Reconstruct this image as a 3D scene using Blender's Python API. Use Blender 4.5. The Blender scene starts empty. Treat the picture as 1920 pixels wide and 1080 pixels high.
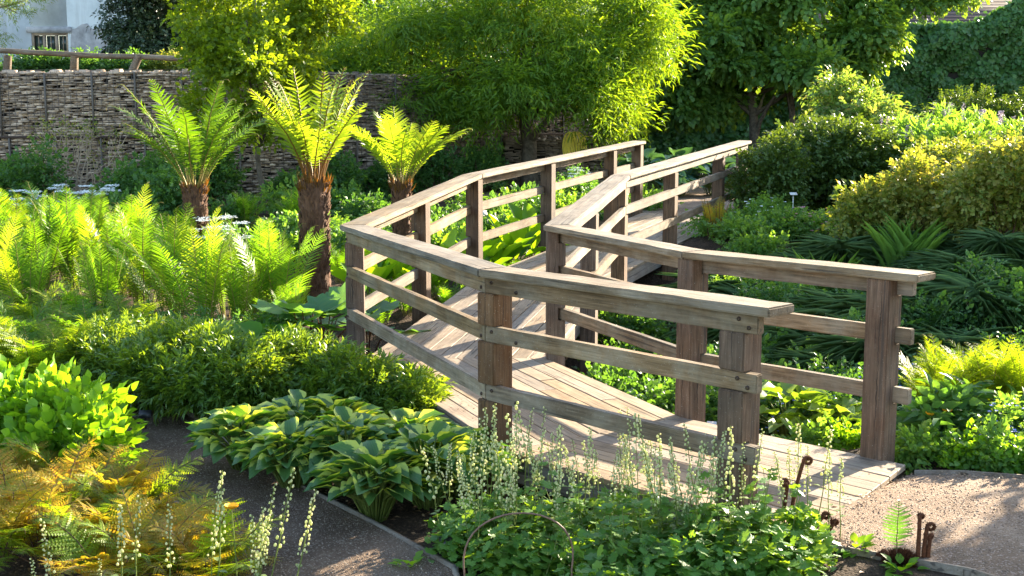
import bpy, bmesh, math, random
import numpy as np
from mathutils import Vector, Matrix, noise as mnoise
rad = math.radians
rng = np.random.default_rng(11)
random.seed(5)
scene = bpy.context.scene
COL = scene.collection

# ------------------------------------------------------------ camera
CAMH, PITCH, FPX = 1.993, 7.93, 2286.0
cam_d = bpy.data.cameras.new('camera')
cam_d.sensor_width = 36.0
cam_d.lens = FPX / 1920 * 36
cam_d.clip_start, cam_d.clip_end = 0.1, 500
cam = bpy.data.objects.new('camera', cam_d)
cam.location = (0, 0, CAMH)
cam.rotation_euler = (rad(90 - PITCH), 0, 0)
COL.objects.link(cam)
scene.camera = cam

# ------------------------------------------------------------ world + sun
SUN_AZ, SUN_EL = 44.0, 18.5          # azimuth measured from +Y towards +X
w = bpy.data.worlds.new('World')
scene.world = w
w.use_nodes = True
nt = w.node_tree
bg = nt.nodes['Background']
sky = nt.nodes.new('ShaderNodeTexSky')
sky.sky_type = 'NISHITA'
sky.sun_disc = False
sky.sun_elevation = rad(SUN_EL)
sky.sun_rotation = rad(SUN_AZ)
nt.links.new(sky.outputs[0], bg.inputs[0])
bg.inputs[1].default_value = 0.105
sd = bpy.data.lights.new('sun', 'SUN')
sd.energy = 5.0
sd.angle = rad(0.53)
sd.color = (1.0, 0.87, 0.66)
sun = bpy.data.objects.new('sun', sd)
S = Vector((math.sin(rad(SUN_AZ)) * math.cos(rad(SUN_EL)), math.cos(rad(SUN_AZ)) * math.cos(rad(SUN_EL)), math.sin(rad(SUN_EL))))
sun.rotation_euler = S.to_track_quat('Z', 'Y').to_euler()
COL.objects.link(sun)
vs = scene.view_settings
vs.view_transform = 'Standard'
vs.look = 'None'
vs.exposure = 2.55
vs.gamma = 1.0

# ------------------------------------------------------------ placing helpers
CP, SP = math.cos(rad(PITCH)), math.sin(rad(PITCH))
def ray(u, v):
    a, b = (u - 960) / FPX, (540 - v) / FPX
    return np.array([a, CP + b * SP, -SP + b * CP])
def at(u, v, Y):
    d = ray(u, v)
    return np.array([0, 0, CAMH]) + d * (Y / d[1])
HC = np.array([(0, 5, -.22), (-1.5, 5, -.27), (-3, 8, -.27), (-2, 6.5, -.27), (-1, 7, -.22), (-.4, 6.2, -.2), (.6, 5.3, -.15), (1.5, 5.2, -.03), (2.5, 5, -.01), (2.5, 6, -.01), (3.5, 6, -.01), (1.8, 5.8, -.01),
    (3, 7.6, -.06), (4, 7.5, 0), (.5, 7.6, -.4), (1.3, 7.3, -.3), (-.5, 9, -.4), (-1.2, 8.6, -.22), (0, 10.5, -.55), (1, 11.3, -.75), (1.5, 9.6, -.65), (2.3, 8.8, -.35), (.6, 13, -.45), (3.6, 9.5, -.2), (4.5, 11, .15), (5.5, 13, .5),
    (3, 12.5, -.2), (3.5, 15, .25), (2.95, 16, .45), (3.5, 16.6, .5), (8, 12, .8), (8, 16, .9), (6, 18, .65), (2, 14, -.2), (1.9, 17, .2), (2.6, 18.6, .46), (3, 19.5, .53), (2.6, 21, .56), (3, 26, .6), (8, 26, .7), (14, 26, .8),
    (-3, 12, -.05), (-2, 10.5, -.1), (-6, 13, .1), (-8, 20, .5), (-3, 20, .45), (-1, 14, -.05), (-.5, 17, .15), (.6, 19, .4), (0, 23, .5), (-6, 9, -.2), (-9, 10, -.1), (0, 0, -.2), (5, 0, 0), (-5, 0, -.25)], float)
def hgt(x, y):
    x = np.atleast_1d(np.asarray(x, float)); y = np.atleast_1d(np.asarray(y, float))
    d2 = (x[:, None] - HC[None, :, 0]) ** 2 + (y[:, None] - HC[None, :, 1]) ** 2
    wt = 1 / (d2 + .12) ** 1.8
    return (wt * HC[None, :, 2]).sum(1) / wt.sum(1)
def gz(x, y):
    return float(hgt(x, y)[0])
def gp(u, v):
    """ground point seen at a pixel"""
    d = ray(u, v)
    t = 4.0
    for _ in range(4000):
        p = np.array([0, 0, CAMH]) + d * t
        if p[2] < gz(p[0], p[1]): break
        t += .03
        if t > 34: break
    return p
def gat(u, Y, dz=0.0):
    """ground point in pixel column u at distance Y"""
    x = (u - 960) / FPX * Y / (CP - .08 * SP)
    return np.array([x, Y, gz(x, Y) + dz])

# ------------------------------------------------------------ mesh helpers
class MB:
    def __init__(s): s.v = []; s.f = {3: [], 4: []}; s.m = {3: [], 4: []}; s.uv = []; s.n = 0
    def add(s, V, F, mi=0, uv=None):
        V = np.asarray(V, float).reshape(-1, 3); F = np.asarray(F, int)
        k = F.shape[1]
        s.v.append(V); s.f[k].append(F + s.n); s.m[k].append(np.full(len(F), mi))
        s.uv.append(np.zeros((len(V), 2)) if uv is None else np.asarray(uv, float).reshape(-1, 2))
        s.n += len(V)
    def data(s, name, mats, smooth=False):
        me = bpy.data.meshes.new(name)
        V = np.concatenate(s.v); me.vertices.add(len(V)); me.vertices.foreach_set('co', V.ravel())
        loops, starts, mi, pos = [], [], [], 0
        for k in (3, 4):
            if s.f[k]:
                F = np.concatenate(s.f[k]); loops.append(F.ravel()); starts.append(pos + np.arange(len(F)) * k); pos += F.size; mi.append(np.concatenate(s.m[k]))
        loops = np.concatenate(loops); starts = np.concatenate(starts); mi = np.concatenate(mi)
        me.loops.add(len(loops)); me.loops.foreach_set('vertex_index', loops.astype(np.int32))
        me.polygons.add(len(starts)); me.polygons.foreach_set('loop_start', starts.astype(np.int32))
        me.polygons.foreach_set('material_index', mi.astype(np.int32))
        if smooth: me.polygons.foreach_set('use_smooth', np.ones(len(starts), bool))
        at_ = me.attributes.new('luv', 'FLOAT2', 'POINT'); at_.data.foreach_set('vector', np.concatenate(s.uv).astype(np.float32).ravel())
        me.update(calc_edges=True)
        for m in (mats if isinstance(mats, (list, tuple)) else [mats]): me.materials.append(m)
        return me
def link(name, data, parent=None, loc=None, rot=None, scale=None):
    o = bpy.data.objects.new(name, data); COL.objects.link(o)
    if parent is not None: o.parent = parent
    if loc is not None: o.location = tuple(loc)
    if rot is not None: o.rotation_euler = rot
    if scale is not None: o.scale = scale if hasattr(scale, '__len__') else (scale,) * 3
    return o
def tag(o, label, cat, group=None):
    o['label'] = label; o['category'] = cat
    if group: o['group'] = group
    return o
def thing(name, label, cat, loc=(0, 0, 0), rz=0, group=None, scale=None):
    return tag(link(name, None, None, loc, (0, 0, rz), scale), label, cat, group)
def kindof(o, k): o['kind'] = k; return o
def dup(o, parent=None):
    c = o.copy(); COL.objects.link(c)
    if parent is not None: c.parent = parent
    for ch in list(o.children): dup(ch, c)
    return c
def unit(a):
    a = np.asarray(a, float); return a / (np.linalg.norm(a, axis=-1, keepdims=True) + 1e-9)
def box(mb, c, s, mi=0):
    x, y, z = np.asarray(s, float) / 2
    V = np.array([(i * x, j * y, k * z) for i in (-1, 1) for j in (-1, 1) for k in (-1, 1)]) + np.asarray(c)
    mb.add(V, [(0, 1, 3, 2), (4, 6, 7, 5), (0, 4, 5, 1), (2, 3, 7, 6), (0, 2, 6, 4), (1, 5, 7, 3)], mi)
def boxes(mb, C, Sz, mi=0, R=None):
    """many boxes at once; R = optional z rotations"""
    C = np.asarray(C, float); Sz = np.asarray(Sz, float)
    T = np.array([(i, j, k) for i in (-.5, .5) for j in (-.5, .5) for k in (-.5, .5)])
    V = T[None] * Sz[:, None]
    if R is not None:
        c, s_ = np.cos(R)[:, None], np.sin(R)[:, None]
        V = np.stack([V[..., 0] * c - V[..., 1] * s_, V[..., 0] * s_ + V[..., 1] * c, V[..., 2]], -1)
    V = V + C[:, None]
    F = np.array([(0, 1, 3, 2), (4, 6, 7, 5), (0, 4, 5, 1), (2, 3, 7, 6), (0, 2, 6, 4), (1, 5, 7, 3)])
    mb.add(V, (F[None] + (np.arange(len(C)) * 8)[:, None, None]).reshape(-1, 4), mi)
def tube(mb, P, R, n=6, mi=0, cap=True):
    P = np.asarray(P, float); R = np.broadcast_to(np.asarray(R, float), (len(P),))
    T = unit(np.gradient(P, axis=0))
    ref = np.array([0, 0, 1.]) if abs(T[0, 2]) < .9 else np.array([1., 0, 0])
    V = []; a = np.arange(n) / n * 2 * math.pi
    x = unit(np.cross(T[0], ref))
    for i in range(len(P)):
        x = unit(x - T[i] * np.dot(x, T[i])); y = np.cross(T[i], x)
        V.append(P[i] + R[i] * (np.cos(a)[:, None] * x + np.sin(a)[:, None] * y))
    V = np.concatenate(V); F = []
    for i in range(len(P) - 1):
        for j in range(n):
            k = (j + 1) % n; F.append((i * n + j, i * n + k, (i + 1) * n + k, (i + 1) * n + j))
    t = np.repeat(np.linspace(0, 1, len(P)), n)
    mb.add(V, F, mi, np.stack([t, np.zeros_like(t)], -1))
def grow(mb, P, D, U, L, W, T, mi=0):
    """place template T=(verts, faces, uv) at P along D, face normal U; L length, W half-width scale"""
    P, D = np.asarray(P, float), unit(D); N_ = len(P)
    if N_ == 0: return
    U = np.asarray(U, float) + 1e-6
    Sd = unit(np.cross(U, D)); Nn = np.cross(D, Sd)
    L = np.broadcast_to(L, (N_,))[:, None, None]; W = np.broadcast_to(W, (N_,))[:, None, None]
    tv, tf, tu = T
    V = P[:, None] + D[:, None] * tv[None, :, 0:1] * L + Sd[:, None] * tv[None, :, 1:2] * W + Nn[:, None] * tv[None, :, 2:3] * L
    F = (tf[None] + (np.arange(N_) * len(tv))[:, None, None]).reshape(-1, tf.shape[1])
    mb.add(V.reshape(-1, 3), F, mi, np.tile(tu, (N_, 1)))
def blade(st, wd, fold=.12, droop=.2, wave=0, lift=0):
    """leaf template: 3 columns (edge, midrib, edge) x stations; width column is +-1"""
    V, UV = [], []
    for i, (u, h) in enumerate(zip(st, wd)):
        z = lift * u - droop * u * u
        wz = wave * (1 if i % 2 else -1)
        for s_ in (-1, 0, 1):
            V.append((u, s_ * h, z + (fold * h * .35 + wz if s_ else 0))); UV.append((u, s_ * h / max(max(wd), 1e-6)))
    F = []
    for i in range(len(st) - 1):
        a = i * 3
        F += [(a, a + 3, a + 4, a + 1), (a + 1, a + 4, a + 5, a + 2)]
    return np.array(V, float), np.array(F), np.array(UV, float)
RHOMB = (np.array([(0, 0, 0), (.45, 1, .05), (1, 0, -.12), (.45, -1, .05)], float), np.array([(0, 1, 2), (0, 2, 3)]), np.array([(0, 0), (.5, 1), (1, 0), (.5, -1)], float))
OVATE = blade([0, .18, .45, .75, 1], [.05, .7, 1, .62, 0], .3, .25)
LANCE = blade([0, .3, .65, 1], [.1, 1, .7, 0], .2, .35)
HEART = blade([0, .08, .3, .6, .85, 1], [.25, .85, 1, .72, .3, 0], .45, .45, 0, .12)
STRAP = blade([0, .12, .26, .42, .58, .74, .88, 1], [.7, 1, 1, .95, .85, .65, .35, 0], .5, 1.25, 0, .8)
PADDLE = blade([0, .15, .3, .5, .75, .92, 1], [.16, .2, .75, 1, .95, .5, 0], .25, .35, .01, .1)
def lobed(n=7, depth=.35, cup=.15):
    """round, lobed leaf (geranium / rheum like): fan of quads round the stalk point"""
    V, UV = [(.35, 0, 0)], [(0, 0)]
    m = n * 4
    for i in range(m):
        a = -math.pi * .93 + 2 * math.pi * .93 * i / (m - 1)
        r = .62 * (1 - depth * (.5 + .5 * math.cos((i % 4) / 4 * 2 * math.pi + math.pi)) * .7)
        r *= .85 + .15 * math.cos(a)
        V.append((.35 + r * math.cos(a), r * math.sin(a) * 1.5, -cup * r * r + .04 * math.cos(i * math.pi / 2)))
        UV.append((r, math.sin(a)))
    F = [(0, i, i + 1) for i in range(1, m)]
    return np.array(V, float), np.array(F), np.array(UV, float)
LOBED = lobed()
def compose(parts):
    """merge placed templates into one template"""
    mb = MB()
    for (P, D, U, L, W, T) in parts: grow(mb, P, D, U, L, W, T)
    k = 3 if mb.f[3] else 4
    return np.concatenate(mb.v), np.concatenate(mb.f[k]), np.concatenate(mb.uv)
def spray(T, n, leaf, wid, ang=50, jit=.35, alt=True, droop=.0, seed=0, flat=.5):
    """twig template of unit length along +x carrying n leaves"""
    r = np.random.default_rng(seed)
    t = np.linspace(.08, 1, n); sgn = np.where(np.arange(n) % 2, 1, -1)
    P = np.stack([t, r.normal(0, .03, n), -droop * t * t + r.normal(0, .05, n)], -1)
    a = rad(ang) * sgn * (1 - .7 * t ** 3) + r.normal(0, jit * .5, n)
    D = np.stack([np.cos(a), np.sin(a), r.normal(-.15 - droop * .6, jit, n)], -1)
    U = np.stack([r.normal(0, jit, n), r.normal(0, jit, n), np.full(n, flat + .5)], -1)
    return compose([(P, D, U, leaf * r.uniform(.7, 1.2, n), wid * r.uniform(.8, 1.2, n), T)])
def rdir(n):
    return unit(rng.normal(size=(n, 3)))
def foliage(mb, blobs, n, T, size, outw=1.0, droop=.2, jit=.5, rmin=.45, mi=0, wscale=1.0, upface=1.0, low=-.75):
    """scatter template sprays through a set of ellipsoids (cx,cy,cz,rx,ry,rz)"""
    B = np.asarray(blobs, float)
    wt = (B[:, 3] * B[:, 4] * B[:, 5]) ** (2 / 3); wt /= wt.sum()
    idx = rng.choice(len(B), n, p=wt); d = rdir(n)
    d[:, 2] = np.where(d[:, 2] < low, -d[:, 2], d[:, 2])
    r = rmin + (1 - rmin) * rng.random(n) ** .6
    P = B[idx, :3] + d * B[idx, 3:] * r[:, None]
    D = d * outw + rng.normal(0, jit, (n, 3)); D[:, 2] -= droop
    U = rng.normal(0, .5, (n, 3)); U[:, 2] += upface
    s_ = size * rng.uniform(.6, 1.25, n)
    grow(mb, P, D, U, s_, s_ * wscale, T, mi)
def blobset(c, r, k, sub=.45, seed=0, flat=1.0, keep=.8):
    """k sub-clumps spread over an ellipsoid"""
    g = np.random.default_rng(seed); out = []
    for i in range(k):
        d = unit(g.normal(size=3)); rr = keep * g.random() ** .4
        p = np.asarray(c) + d * np.asarray(r) * rr
        s_ = sub * g.uniform(.7, 1.25)
        out.append((*p, r[0] * s_, r[1] * s_, r[2] * s_ * flat))
    return out

# ------------------------------------------------------------ materials
def nmat(name):
    m = bpy.data.materials.new(name); m.use_nodes = True
    return m, m.node_tree.nodes, m.node_tree.links, m.node_tree.nodes['Principled BSDF']
def ramp(N, L, fac, cols, pos=None):
    r = N.new('ShaderNodeValToRGB'); e = r.color_ramp.elements
    pos = pos or [i / (len(cols) - 1) for i in range(len(cols))]
    while len(e) < len(cols): e.new(.5)
    for i, (c, p) in enumerate(zip(cols, pos)): e[i].position = p; e[i].color = (*c, 1) if len(c) == 3 else c
    L.new(fac, r.inputs[0]); return r.outputs[0]
def noise(N, L, scale, vec=None, detail=4, rough=.6, stretch=None, dist=0):
    t = N.new('ShaderNodeTexNoise'); t.inputs['Scale'].default_value = scale; t.inputs['Detail'].default_value = detail
    t.inputs['Roughness'].default_value = rough; t.inputs['Distortion'].default_value = dist
    if vec is not None:
        if stretch:
            mp = N.new('ShaderNodeMapping'); mp.inputs['Scale'].default_value = stretch; L.new(vec, mp.inputs[0]); vec = mp.outputs[0]
        L.new(vec, t.inputs['Vector'])
    return t.outputs[0]
def mixc(N, L, f, a, b, mode='MIX'):
    m = N.new('ShaderNodeMix'); m.data_type = 'RGBA'; m.blend_type = mode
    for i, x in ((0, f), (6, a), (7, b)):
        if isinstance(x, (int, float)): m.inputs[i].default_value = x
        elif isinstance(x, tuple): m.inputs[i].default_value = (*x, 1)
        else: L.new(x, m.inputs[i])
    return m.outputs[2]
def math_(N, L, op, a, b=0.0):
    m = N.new('ShaderNodeMath'); m.operation = op
    for i, x in ((0, a), (1, b)):
        if isinstance(x, (int, float)): m.inputs[i].default_value = x
        else: L.new(x, m.inputs[i])
    return m.outputs[0]
def bump(N, L, h, bsdf, st=.3, dist=.01):
    b = N.new('ShaderNodeBump'); b.inputs['Strength'].default_value = st; b.inputs['Distance'].default_value = dist
    L.new(h, b.inputs['Height']); L.new(b.outputs[0], bsdf.inputs['Normal'])
def leafmat(name, cols, trans=.45, tcol=None, rough=.45, spec=.35, margin=None, vein=0):
    """cols: list of base colours picked per leaf; tcol: tint multiplier of light passing through"""
    m, N, L, b = nmat(name)
    g = N.new('ShaderNodeNewGeometry')
    oi = N.new('ShaderNodeObjectInfo')
    f = math_(N, L, 'ADD', math_(N, L, 'MULTIPLY', g.outputs['Random Per Island'], .75), math_(N, L, 'MULTIPLY', oi.outputs['Random'], .25))
    c = ramp(N, L, f, cols)
    if margin or vein:
        a = N.new('ShaderNodeAttribute'); a.attribute_name = 'luv'
        sx = N.new('ShaderNodeSeparateXYZ'); L.new(a.outputs['Vector'], sx.inputs[0])
        av = math_(N, L, 'ABSOLUTE', sx.outputs[1])
        if vein:
            wv = math_(N, L, 'SINE', math_(N, L, 'MULTIPLY', av, 34.0)); c = mixc(N, L, math_(N, L, 'MULTIPLY', wv, vein), c, (.16, .24, .06))
        if margin:
            nz = noise(N, L, 14, a.outputs['Vector'])
            e = math_(N, L, 'ADD', av, math_(N, L, 'MULTIPLY', math_(N, L, 'SUBTRACT', nz, .5), .35))
            lm = N.new('ShaderNodeMapRange'); lm.inputs[1].default_value = .54; lm.inputs[2].default_value = .62; L.new(e, lm.inputs[0])
            c = mixc(N, L, lm.outputs[0], c, margin)
    L.new(c, b.inputs['Base Color']); b.inputs['Roughness'].default_value = rough
    b.inputs['Specular IOR Level'].default_value = spec
    t = N.new('ShaderNodeBsdfTranslucent')
    L.new(mixc(N, L, 1.0, c, tcol or (2.6, 2.4, .6), 'MULTIPLY'), t.inputs[0])
    mx = N.new('ShaderNodeMixShader'); mx.inputs[0].default_value = trans
    L.new(b.outputs[0], mx.inputs[1]); L.new(t.outputs[0], mx.inputs[2])
    L.new(mx.outputs[0], N['Material Output'].inputs[0])
    return m
def plain(name, col, rough=.7, spec=.3, nscale=0, var=.3, bm=0):
    m, N, L, b = nmat(name)
    b.inputs['Roughness'].default_value = rough; b.inputs['Specular IOR Level'].default_value = spec
    if nscale:
        tc = N.new('ShaderNodeTexCoord'); n = noise(N, L, nscale, tc.outputs['Object'])
        L.new(ramp(N, L, n, [tuple(x * (1 - var) for x in col), tuple(min(1, x * (1 + var)) for x in col)], [.3, .7]), b.inputs['Base Color'])
        if bm: bump(N, L, n, b, bm, .02)
    else: b.inputs['Base Color'].default_value = (*col, 1)
    return m
def woodmat(name, c1, c2, c3, grey=(.33, .31, .28), greyamt=.5, axis=0):
    m, N, L, b = nmat(name)
    tc = N.new('ShaderNodeTexCoord'); oi = N.new('ShaderNodeObjectInfo')
    off = N.new('ShaderNodeVectorMath'); off.operation = 'ADD'
    cx = N.new('ShaderNodeCombineXYZ')
    for i in range(3): L.new(math_(N, L, 'MULTIPLY', oi.outputs['Random'], 7.0 + i * 5), cx.inputs[i])
    L.new(tc.outputs['Object'], off.inputs[0]); L.new(cx.outputs[0], off.inputs[1]); v = off.outputs[0]
    st = [1, 1, 1]; st[axis] = .045
    st2 = [1, 1, 1]; st2[axis] = .14
    g = noise(N, L, 85, v, 6, .65, tuple(st), .3)
    g2 = noise(N, L, 17, v, 3, .5, tuple(st2), .8)
    f = math_(N, L, 'ADD', math_(N, L, 'MULTIPLY', g, .62), math_(N, L, 'MULTIPLY', g2, .38))
    c = ramp(N, L, f, [c1, c2, c3], [.34, .5, .66])
    bl = noise(N, L, 3.2, v, 5, .7)
    mr = N.new('ShaderNodeMapRange'); mr.inputs[1].default_value = .42; mr.inputs[2].default_value = .62; mr.inputs[4].default_value = greyamt; L.new(bl, mr.inputs[0])
    c = mixc(N, L, mr.outputs[0], c, mixc(N, L, g, tuple(x * .62 for x in grey), tuple(x * 1.25 for x in grey)))
    # dark streaks / checks along the grain
    ck = noise(N, L, 42, v, 2, .5, tuple(x if x == 1 else .02 for x in st))
    mk = N.new('ShaderNodeMapRange'); mk.inputs[1].default_value = .625; mk.inputs[2].default_value = .68; mk.inputs[4].default_value = .75; L.new(ck, mk.inputs[0])
    c = mixc(N, L, mk.outputs[0], c, (.055, .045, .038))
    if axis == 2:
        sx = N.new('ShaderNodeSeparateXYZ'); L.new(tc.outputs['Object'], sx.inputs[0])
        cz_ = N.new('ShaderNodeCombineXYZ'); L.new(sx.outputs[2], cz_.inputs[2]); L.new(math_(N, L, 'MULTIPLY', oi.outputs['Random'], 31.0), cz_.inputs[0])
        wob = math_(N, L, 'MULTIPLY', math_(N, L, 'SUBTRACT', noise(N, L, 5, cz_.outputs[0], 3, .6), .5), .05)
        wd = math_(N, L, 'MULTIPLY', math_(N, L, 'SUBTRACT', noise(N, L, 2.3, cz_.outputs[0], 2, .5), .42), .022)
        for ax_i in (0, 1):
            x_ = math_(N, L, 'ADD', math_(N, L, 'ADD', sx.outputs[ax_i], wob), math_(N, L, 'MULTIPLY', math_(N, L, 'SUBTRACT', oi.outputs['Random'], .5), .05 - .09 * ax_i))
            c = mixc(N, L, math_(N, L, 'MULTIPLY', math_(N, L, 'LESS_THAN', math_(N, L, 'ABSOLUTE', x_), wd), .85), c, (.03, .022, .017))
    sp = noise(N, L, 120, v, 2, .5)
    ms = N.new('ShaderNodeMapRange'); ms.inputs[1].default_value = .66; ms.inputs[2].default_value = .75; ms.inputs[4].default_value = .35; L.new(sp, ms.inputs[0])
    c = mixc(N, L, ms.outputs[0], c, (.5, .5, .46))
    gn = noise(N, L, 2.1, v, 4, .75)
    mg = N.new('ShaderNodeMapRange'); mg.inputs[1].default_value = .57; mg.inputs[2].default_value = .72; mg.inputs[4].default_value = .26; L.new(gn, mg.inputs[0])
    c = mixc(N, L, mg.outputs[0], c, (.11, .098, .055))
    dn = noise(N, L, 1.4, v, 5, .7, None, .4)
    md = N.new('ShaderNodeMapRange'); md.inputs[1].default_value = .36; md.inputs[2].default_value = .62; md.inputs[3].default_value = .66; md.inputs[4].default_value = 1.12; L.new(dn, md.inputs[0])
    dv = N.new('ShaderNodeHueSaturation'); L.new(md.outputs[0], dv.inputs['Value']); L.new(c, dv.inputs['Color']); c = dv.outputs[0]
    tn = math_(N, L, 'ADD', .86, math_(N, L, 'MULTIPLY', oi.outputs['Random'], .28))
    hs = N.new('ShaderNodeHueSaturation'); L.new(math_(N, L, 'ADD', .88, math_(N, L, 'MULTIPLY', math_(N, L, 'FRACT', math_(N, L, 'MULTIPLY', oi.outputs['Random'], 17.0)), .45)), hs.inputs['Saturation']); L.new(tn, hs.inputs['Value']); L.new(c, hs.inputs['Color']); c = hs.outputs[0]
    L.new(c, b.inputs['Base Color']); b.inputs['Roughness'].default_value = .72; b.inputs['Specular IOR Level'].default_value = .25
    hh = math_(N, L, 'SUBTRACT', f, math_(N, L, 'MULTIPLY', mk.outputs[0], .6))
    bump(N, L, hh, b, .55, .006)
    return m
def groundmat(name, c1, c2, c3, s1=3, s2=60, bm=.6, litter=None, dist=.02):
    m, N, L, b = nmat(name)
    tc = N.new('ShaderNodeTexCoord'); v = tc.outputs['Object']
    a = noise(N, L, s1, v, 5, .65); g = noise(N, L, s2, v, 4, .75)
    f = math_(N, L, 'ADD', math_(N, L, 'MULTIPLY', a, .5), math_(N, L, 'MULTIPLY', g, .5))
    c = ramp(N, L, f, [c1, c2, c3], [.36, .5, .64])
    vo = N.new('ShaderNodeTexVoronoi'); vo.inputs['Scale'].default_value = s2 * 1.6; L.new(v, vo.inputs['Vector'])
    bw = N.new('ShaderNodeSeparateColor'); L.new(vo.outputs['Color'], bw.inputs[0])
    mr = N.new('ShaderNodeMapRange'); mr.inputs[1].default_value = .86; mr.inputs[2].default_value = .9; mr.inputs[4].default_value = .6; L.new(bw.outputs[0], mr.inputs[0])
    c = mixc(N, L, mr.outputs[0], c, litter or tuple(min(1, x * 1.8) for x in c3))
    L.new(c, b.inputs['Base Color']); b.inputs['Roughness'].default_value = .9; b.inputs['Specular IOR Level'].default_value = .15
    h = math_(N, L, 'ADD', g, math_(N, L, 'MULTIPLY', vo.outputs[0], -.5))
    bump(N, L, h, b, bm, dist)
    return m

M = {}
M['rail'] = woodmat('weathered_rail_wood', (.075, .051, .031), (.165, .115, .073), (.29, .21, .14), (.26, .225, .175), .6)
M['cap'] = woodmat('weathered_handrail_wood', (.10, .073, .048), (.21, .157, .105), (.33, .255, .18), (.30, .26, .205), .6)
M['post'] = woodmat('brown_post_wood', (.055, .030, .019), (.12, .072, .046), (.20, .13, .088), (.16, .13, .10), .3, 2)
M['deck'] = woodmat('deck_board_wood', (.165, .115, .078), (.29, .215, .15), (.38, .30, .22), (.31, .26, .20), .5)
M['beam'] = woodmat('beam_wood', (.11, .08, .06), (.2, .155, .12), (.3, .25, .2), (.3, .28, .25), .5)
M['iron'] = plain('rusty_iron', (.05, .03, .022), .7, .3, 40)
M['soil'] = groundmat('dark_soil', (.025, .016, .010), (.055, .036, .023), (.10, .068, .046), 4, 45, .9, (.16, .10, .06), .03)
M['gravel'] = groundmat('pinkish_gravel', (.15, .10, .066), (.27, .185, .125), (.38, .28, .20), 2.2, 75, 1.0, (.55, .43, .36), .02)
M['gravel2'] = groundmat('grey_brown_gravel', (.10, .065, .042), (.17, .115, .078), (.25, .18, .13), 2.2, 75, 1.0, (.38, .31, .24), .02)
M['edge'] = woodmat('edging_wood', (.10, .07, .05), (.19, .14, .10), (.28, .22, .17), (.26, .24, .2), .5)

# ------------------------------------------------------------ ground and paths
def grid_sheet(xs, ys, fz, name, mat, inside=None):
    X, Y = np.meshgrid(xs, ys); Z = fz(X.ravel(), Y.ravel())
    V = np.stack([X.ravel(), Y.ravel(), Z], -1); nx = len(xs); F = []
    j, i = np.meshgrid(np.arange(len(ys) - 1), np.arange(nx - 1), indexing='ij')
    a = (j * nx + i).ravel(); F = np.stack([a, a + 1, a + nx + 1, a + nx], -1)
    mb = MB(); mb.add(V, F); return mb
def fine(lo, mid0, mid1, hi, ds, dl):
    return np.unique(np.round(np.concatenate([np.arange(lo, mid0, dl), np.arange(mid0, mid1, ds), np.arange(mid1, hi + dl, dl)]), 4))
mb = grid_sheet(fine(-60, -10, 12, 60, .1, 2.5), fine(-10, 3.5, 24, 90, .1, 2.5),
    lambda x, y: hgt(x, y) + .015 * np.sin(x * 9 + np.sin(y * 7) * 2) * np.cos(y * 8.3), 'ground', M['soil'])
kindof(link('ground', mb.data('ground', M['soil'], True)), 'structure')
def poly_sheet(name, pts, mat, dz=.03, step=.12):
    """path sheet: polygon triangulated on a grid and draped on the ground"""
    bm = bmesh.new(); vs_ = [bm.verts.new((x, y, 0)) for x, y in pts]; bm.faces.new(vs_)
    P = np.array(pts); lo, hi = P.min(0), P.max(0)
    for ax, l0, h0 in ((0, lo[0], hi[0]), (1, lo[1], hi[1])):
        for c in np.arange(l0 + step, h0, step):
            n = [0, 0, 0]; n[ax] = 1; co = [0, 0, 0]; co[ax] = c
            bmesh.ops.bisect_plane(bm, geom=bm.verts[:] + bm.edges[:] + bm.faces[:], plane_co=co, plane_no=n)
    co = np.array([v.co[:] for v in bm.verts]); z = hgt(co[:, 0], co[:, 1]) + dz
    for v, zz in zip(bm.verts, z): v.co.z = zz
    me = bpy.data.meshes.new(name); bm.to_mesh(me); bm.free(); me.materials.append(mat)
    for p in me.polygons: p.use_smooth = True
    return kindof(link(name, me), 'structure')
g2 = lambda u, v: tuple(gp(u, v)[:2])
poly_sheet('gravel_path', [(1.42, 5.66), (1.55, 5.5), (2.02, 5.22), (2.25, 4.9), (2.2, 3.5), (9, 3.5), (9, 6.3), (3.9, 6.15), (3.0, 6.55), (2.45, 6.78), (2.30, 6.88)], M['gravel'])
PL = [g2(850, 1080), g2(665, 975), g2(480, 880), g2(380, 800), g2(300, 745), g2(215, 712)]
PR = [g2(150, 740), g2(230, 850), g2(330, 960), g2(420, 1080)]
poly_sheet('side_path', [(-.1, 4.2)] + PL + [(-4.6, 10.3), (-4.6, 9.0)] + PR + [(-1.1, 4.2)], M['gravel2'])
poly_sheet('far_path', [(2.05, 19.1), (3.4, 18.7), (3.7, 19.5), (4.1, 21), (7.5, 23.2), (7.5, 24.6), (3, 24.4), (-1, 24.6), (-1, 23), (1.6, 22.6), (2.0, 21)], M['gravel'])

# ------------------------------------------------------------ footbridge
L_ = {'F0': (1.11, 5.832), 'P2': (-.101, 7.121), 'P1': (-1.305, 10.051), 'L1': (-.881, 11.739), 'L2': (-.417, 13.456), 'L3': (.458, 15.51), 'L4': (1.436, 17.846), 'L5': (1.949, 19.048)}
R_ = {'R0': (2.175, 7.053), 'R1': (1.205, 8.053), 'R2': (.362, 10.044), 'R3': (.741, 11.6), 'R4': (1.167, 13.193), 'R5': (1.955, 15.045), 'R6': (2.921, 17.303), 'R7': (3.496, 18.637)}
def dz(x, y):
    if y < 10.05: return 0.0
    t = .39 * x + .92 * y
    if t < 12.4 and y < 13.6: return .258 * (y - 10.05) / 3.3
    return .258 + .273 * (t - 12.4) / 6.0
bridge = thing('footbridge', 'zigzag weathered oak footbridge with three-rail balustrades and plank deck', 'footbridge', (.4, 9, 0))
BO = np.array([.4, 9, 0])
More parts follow.
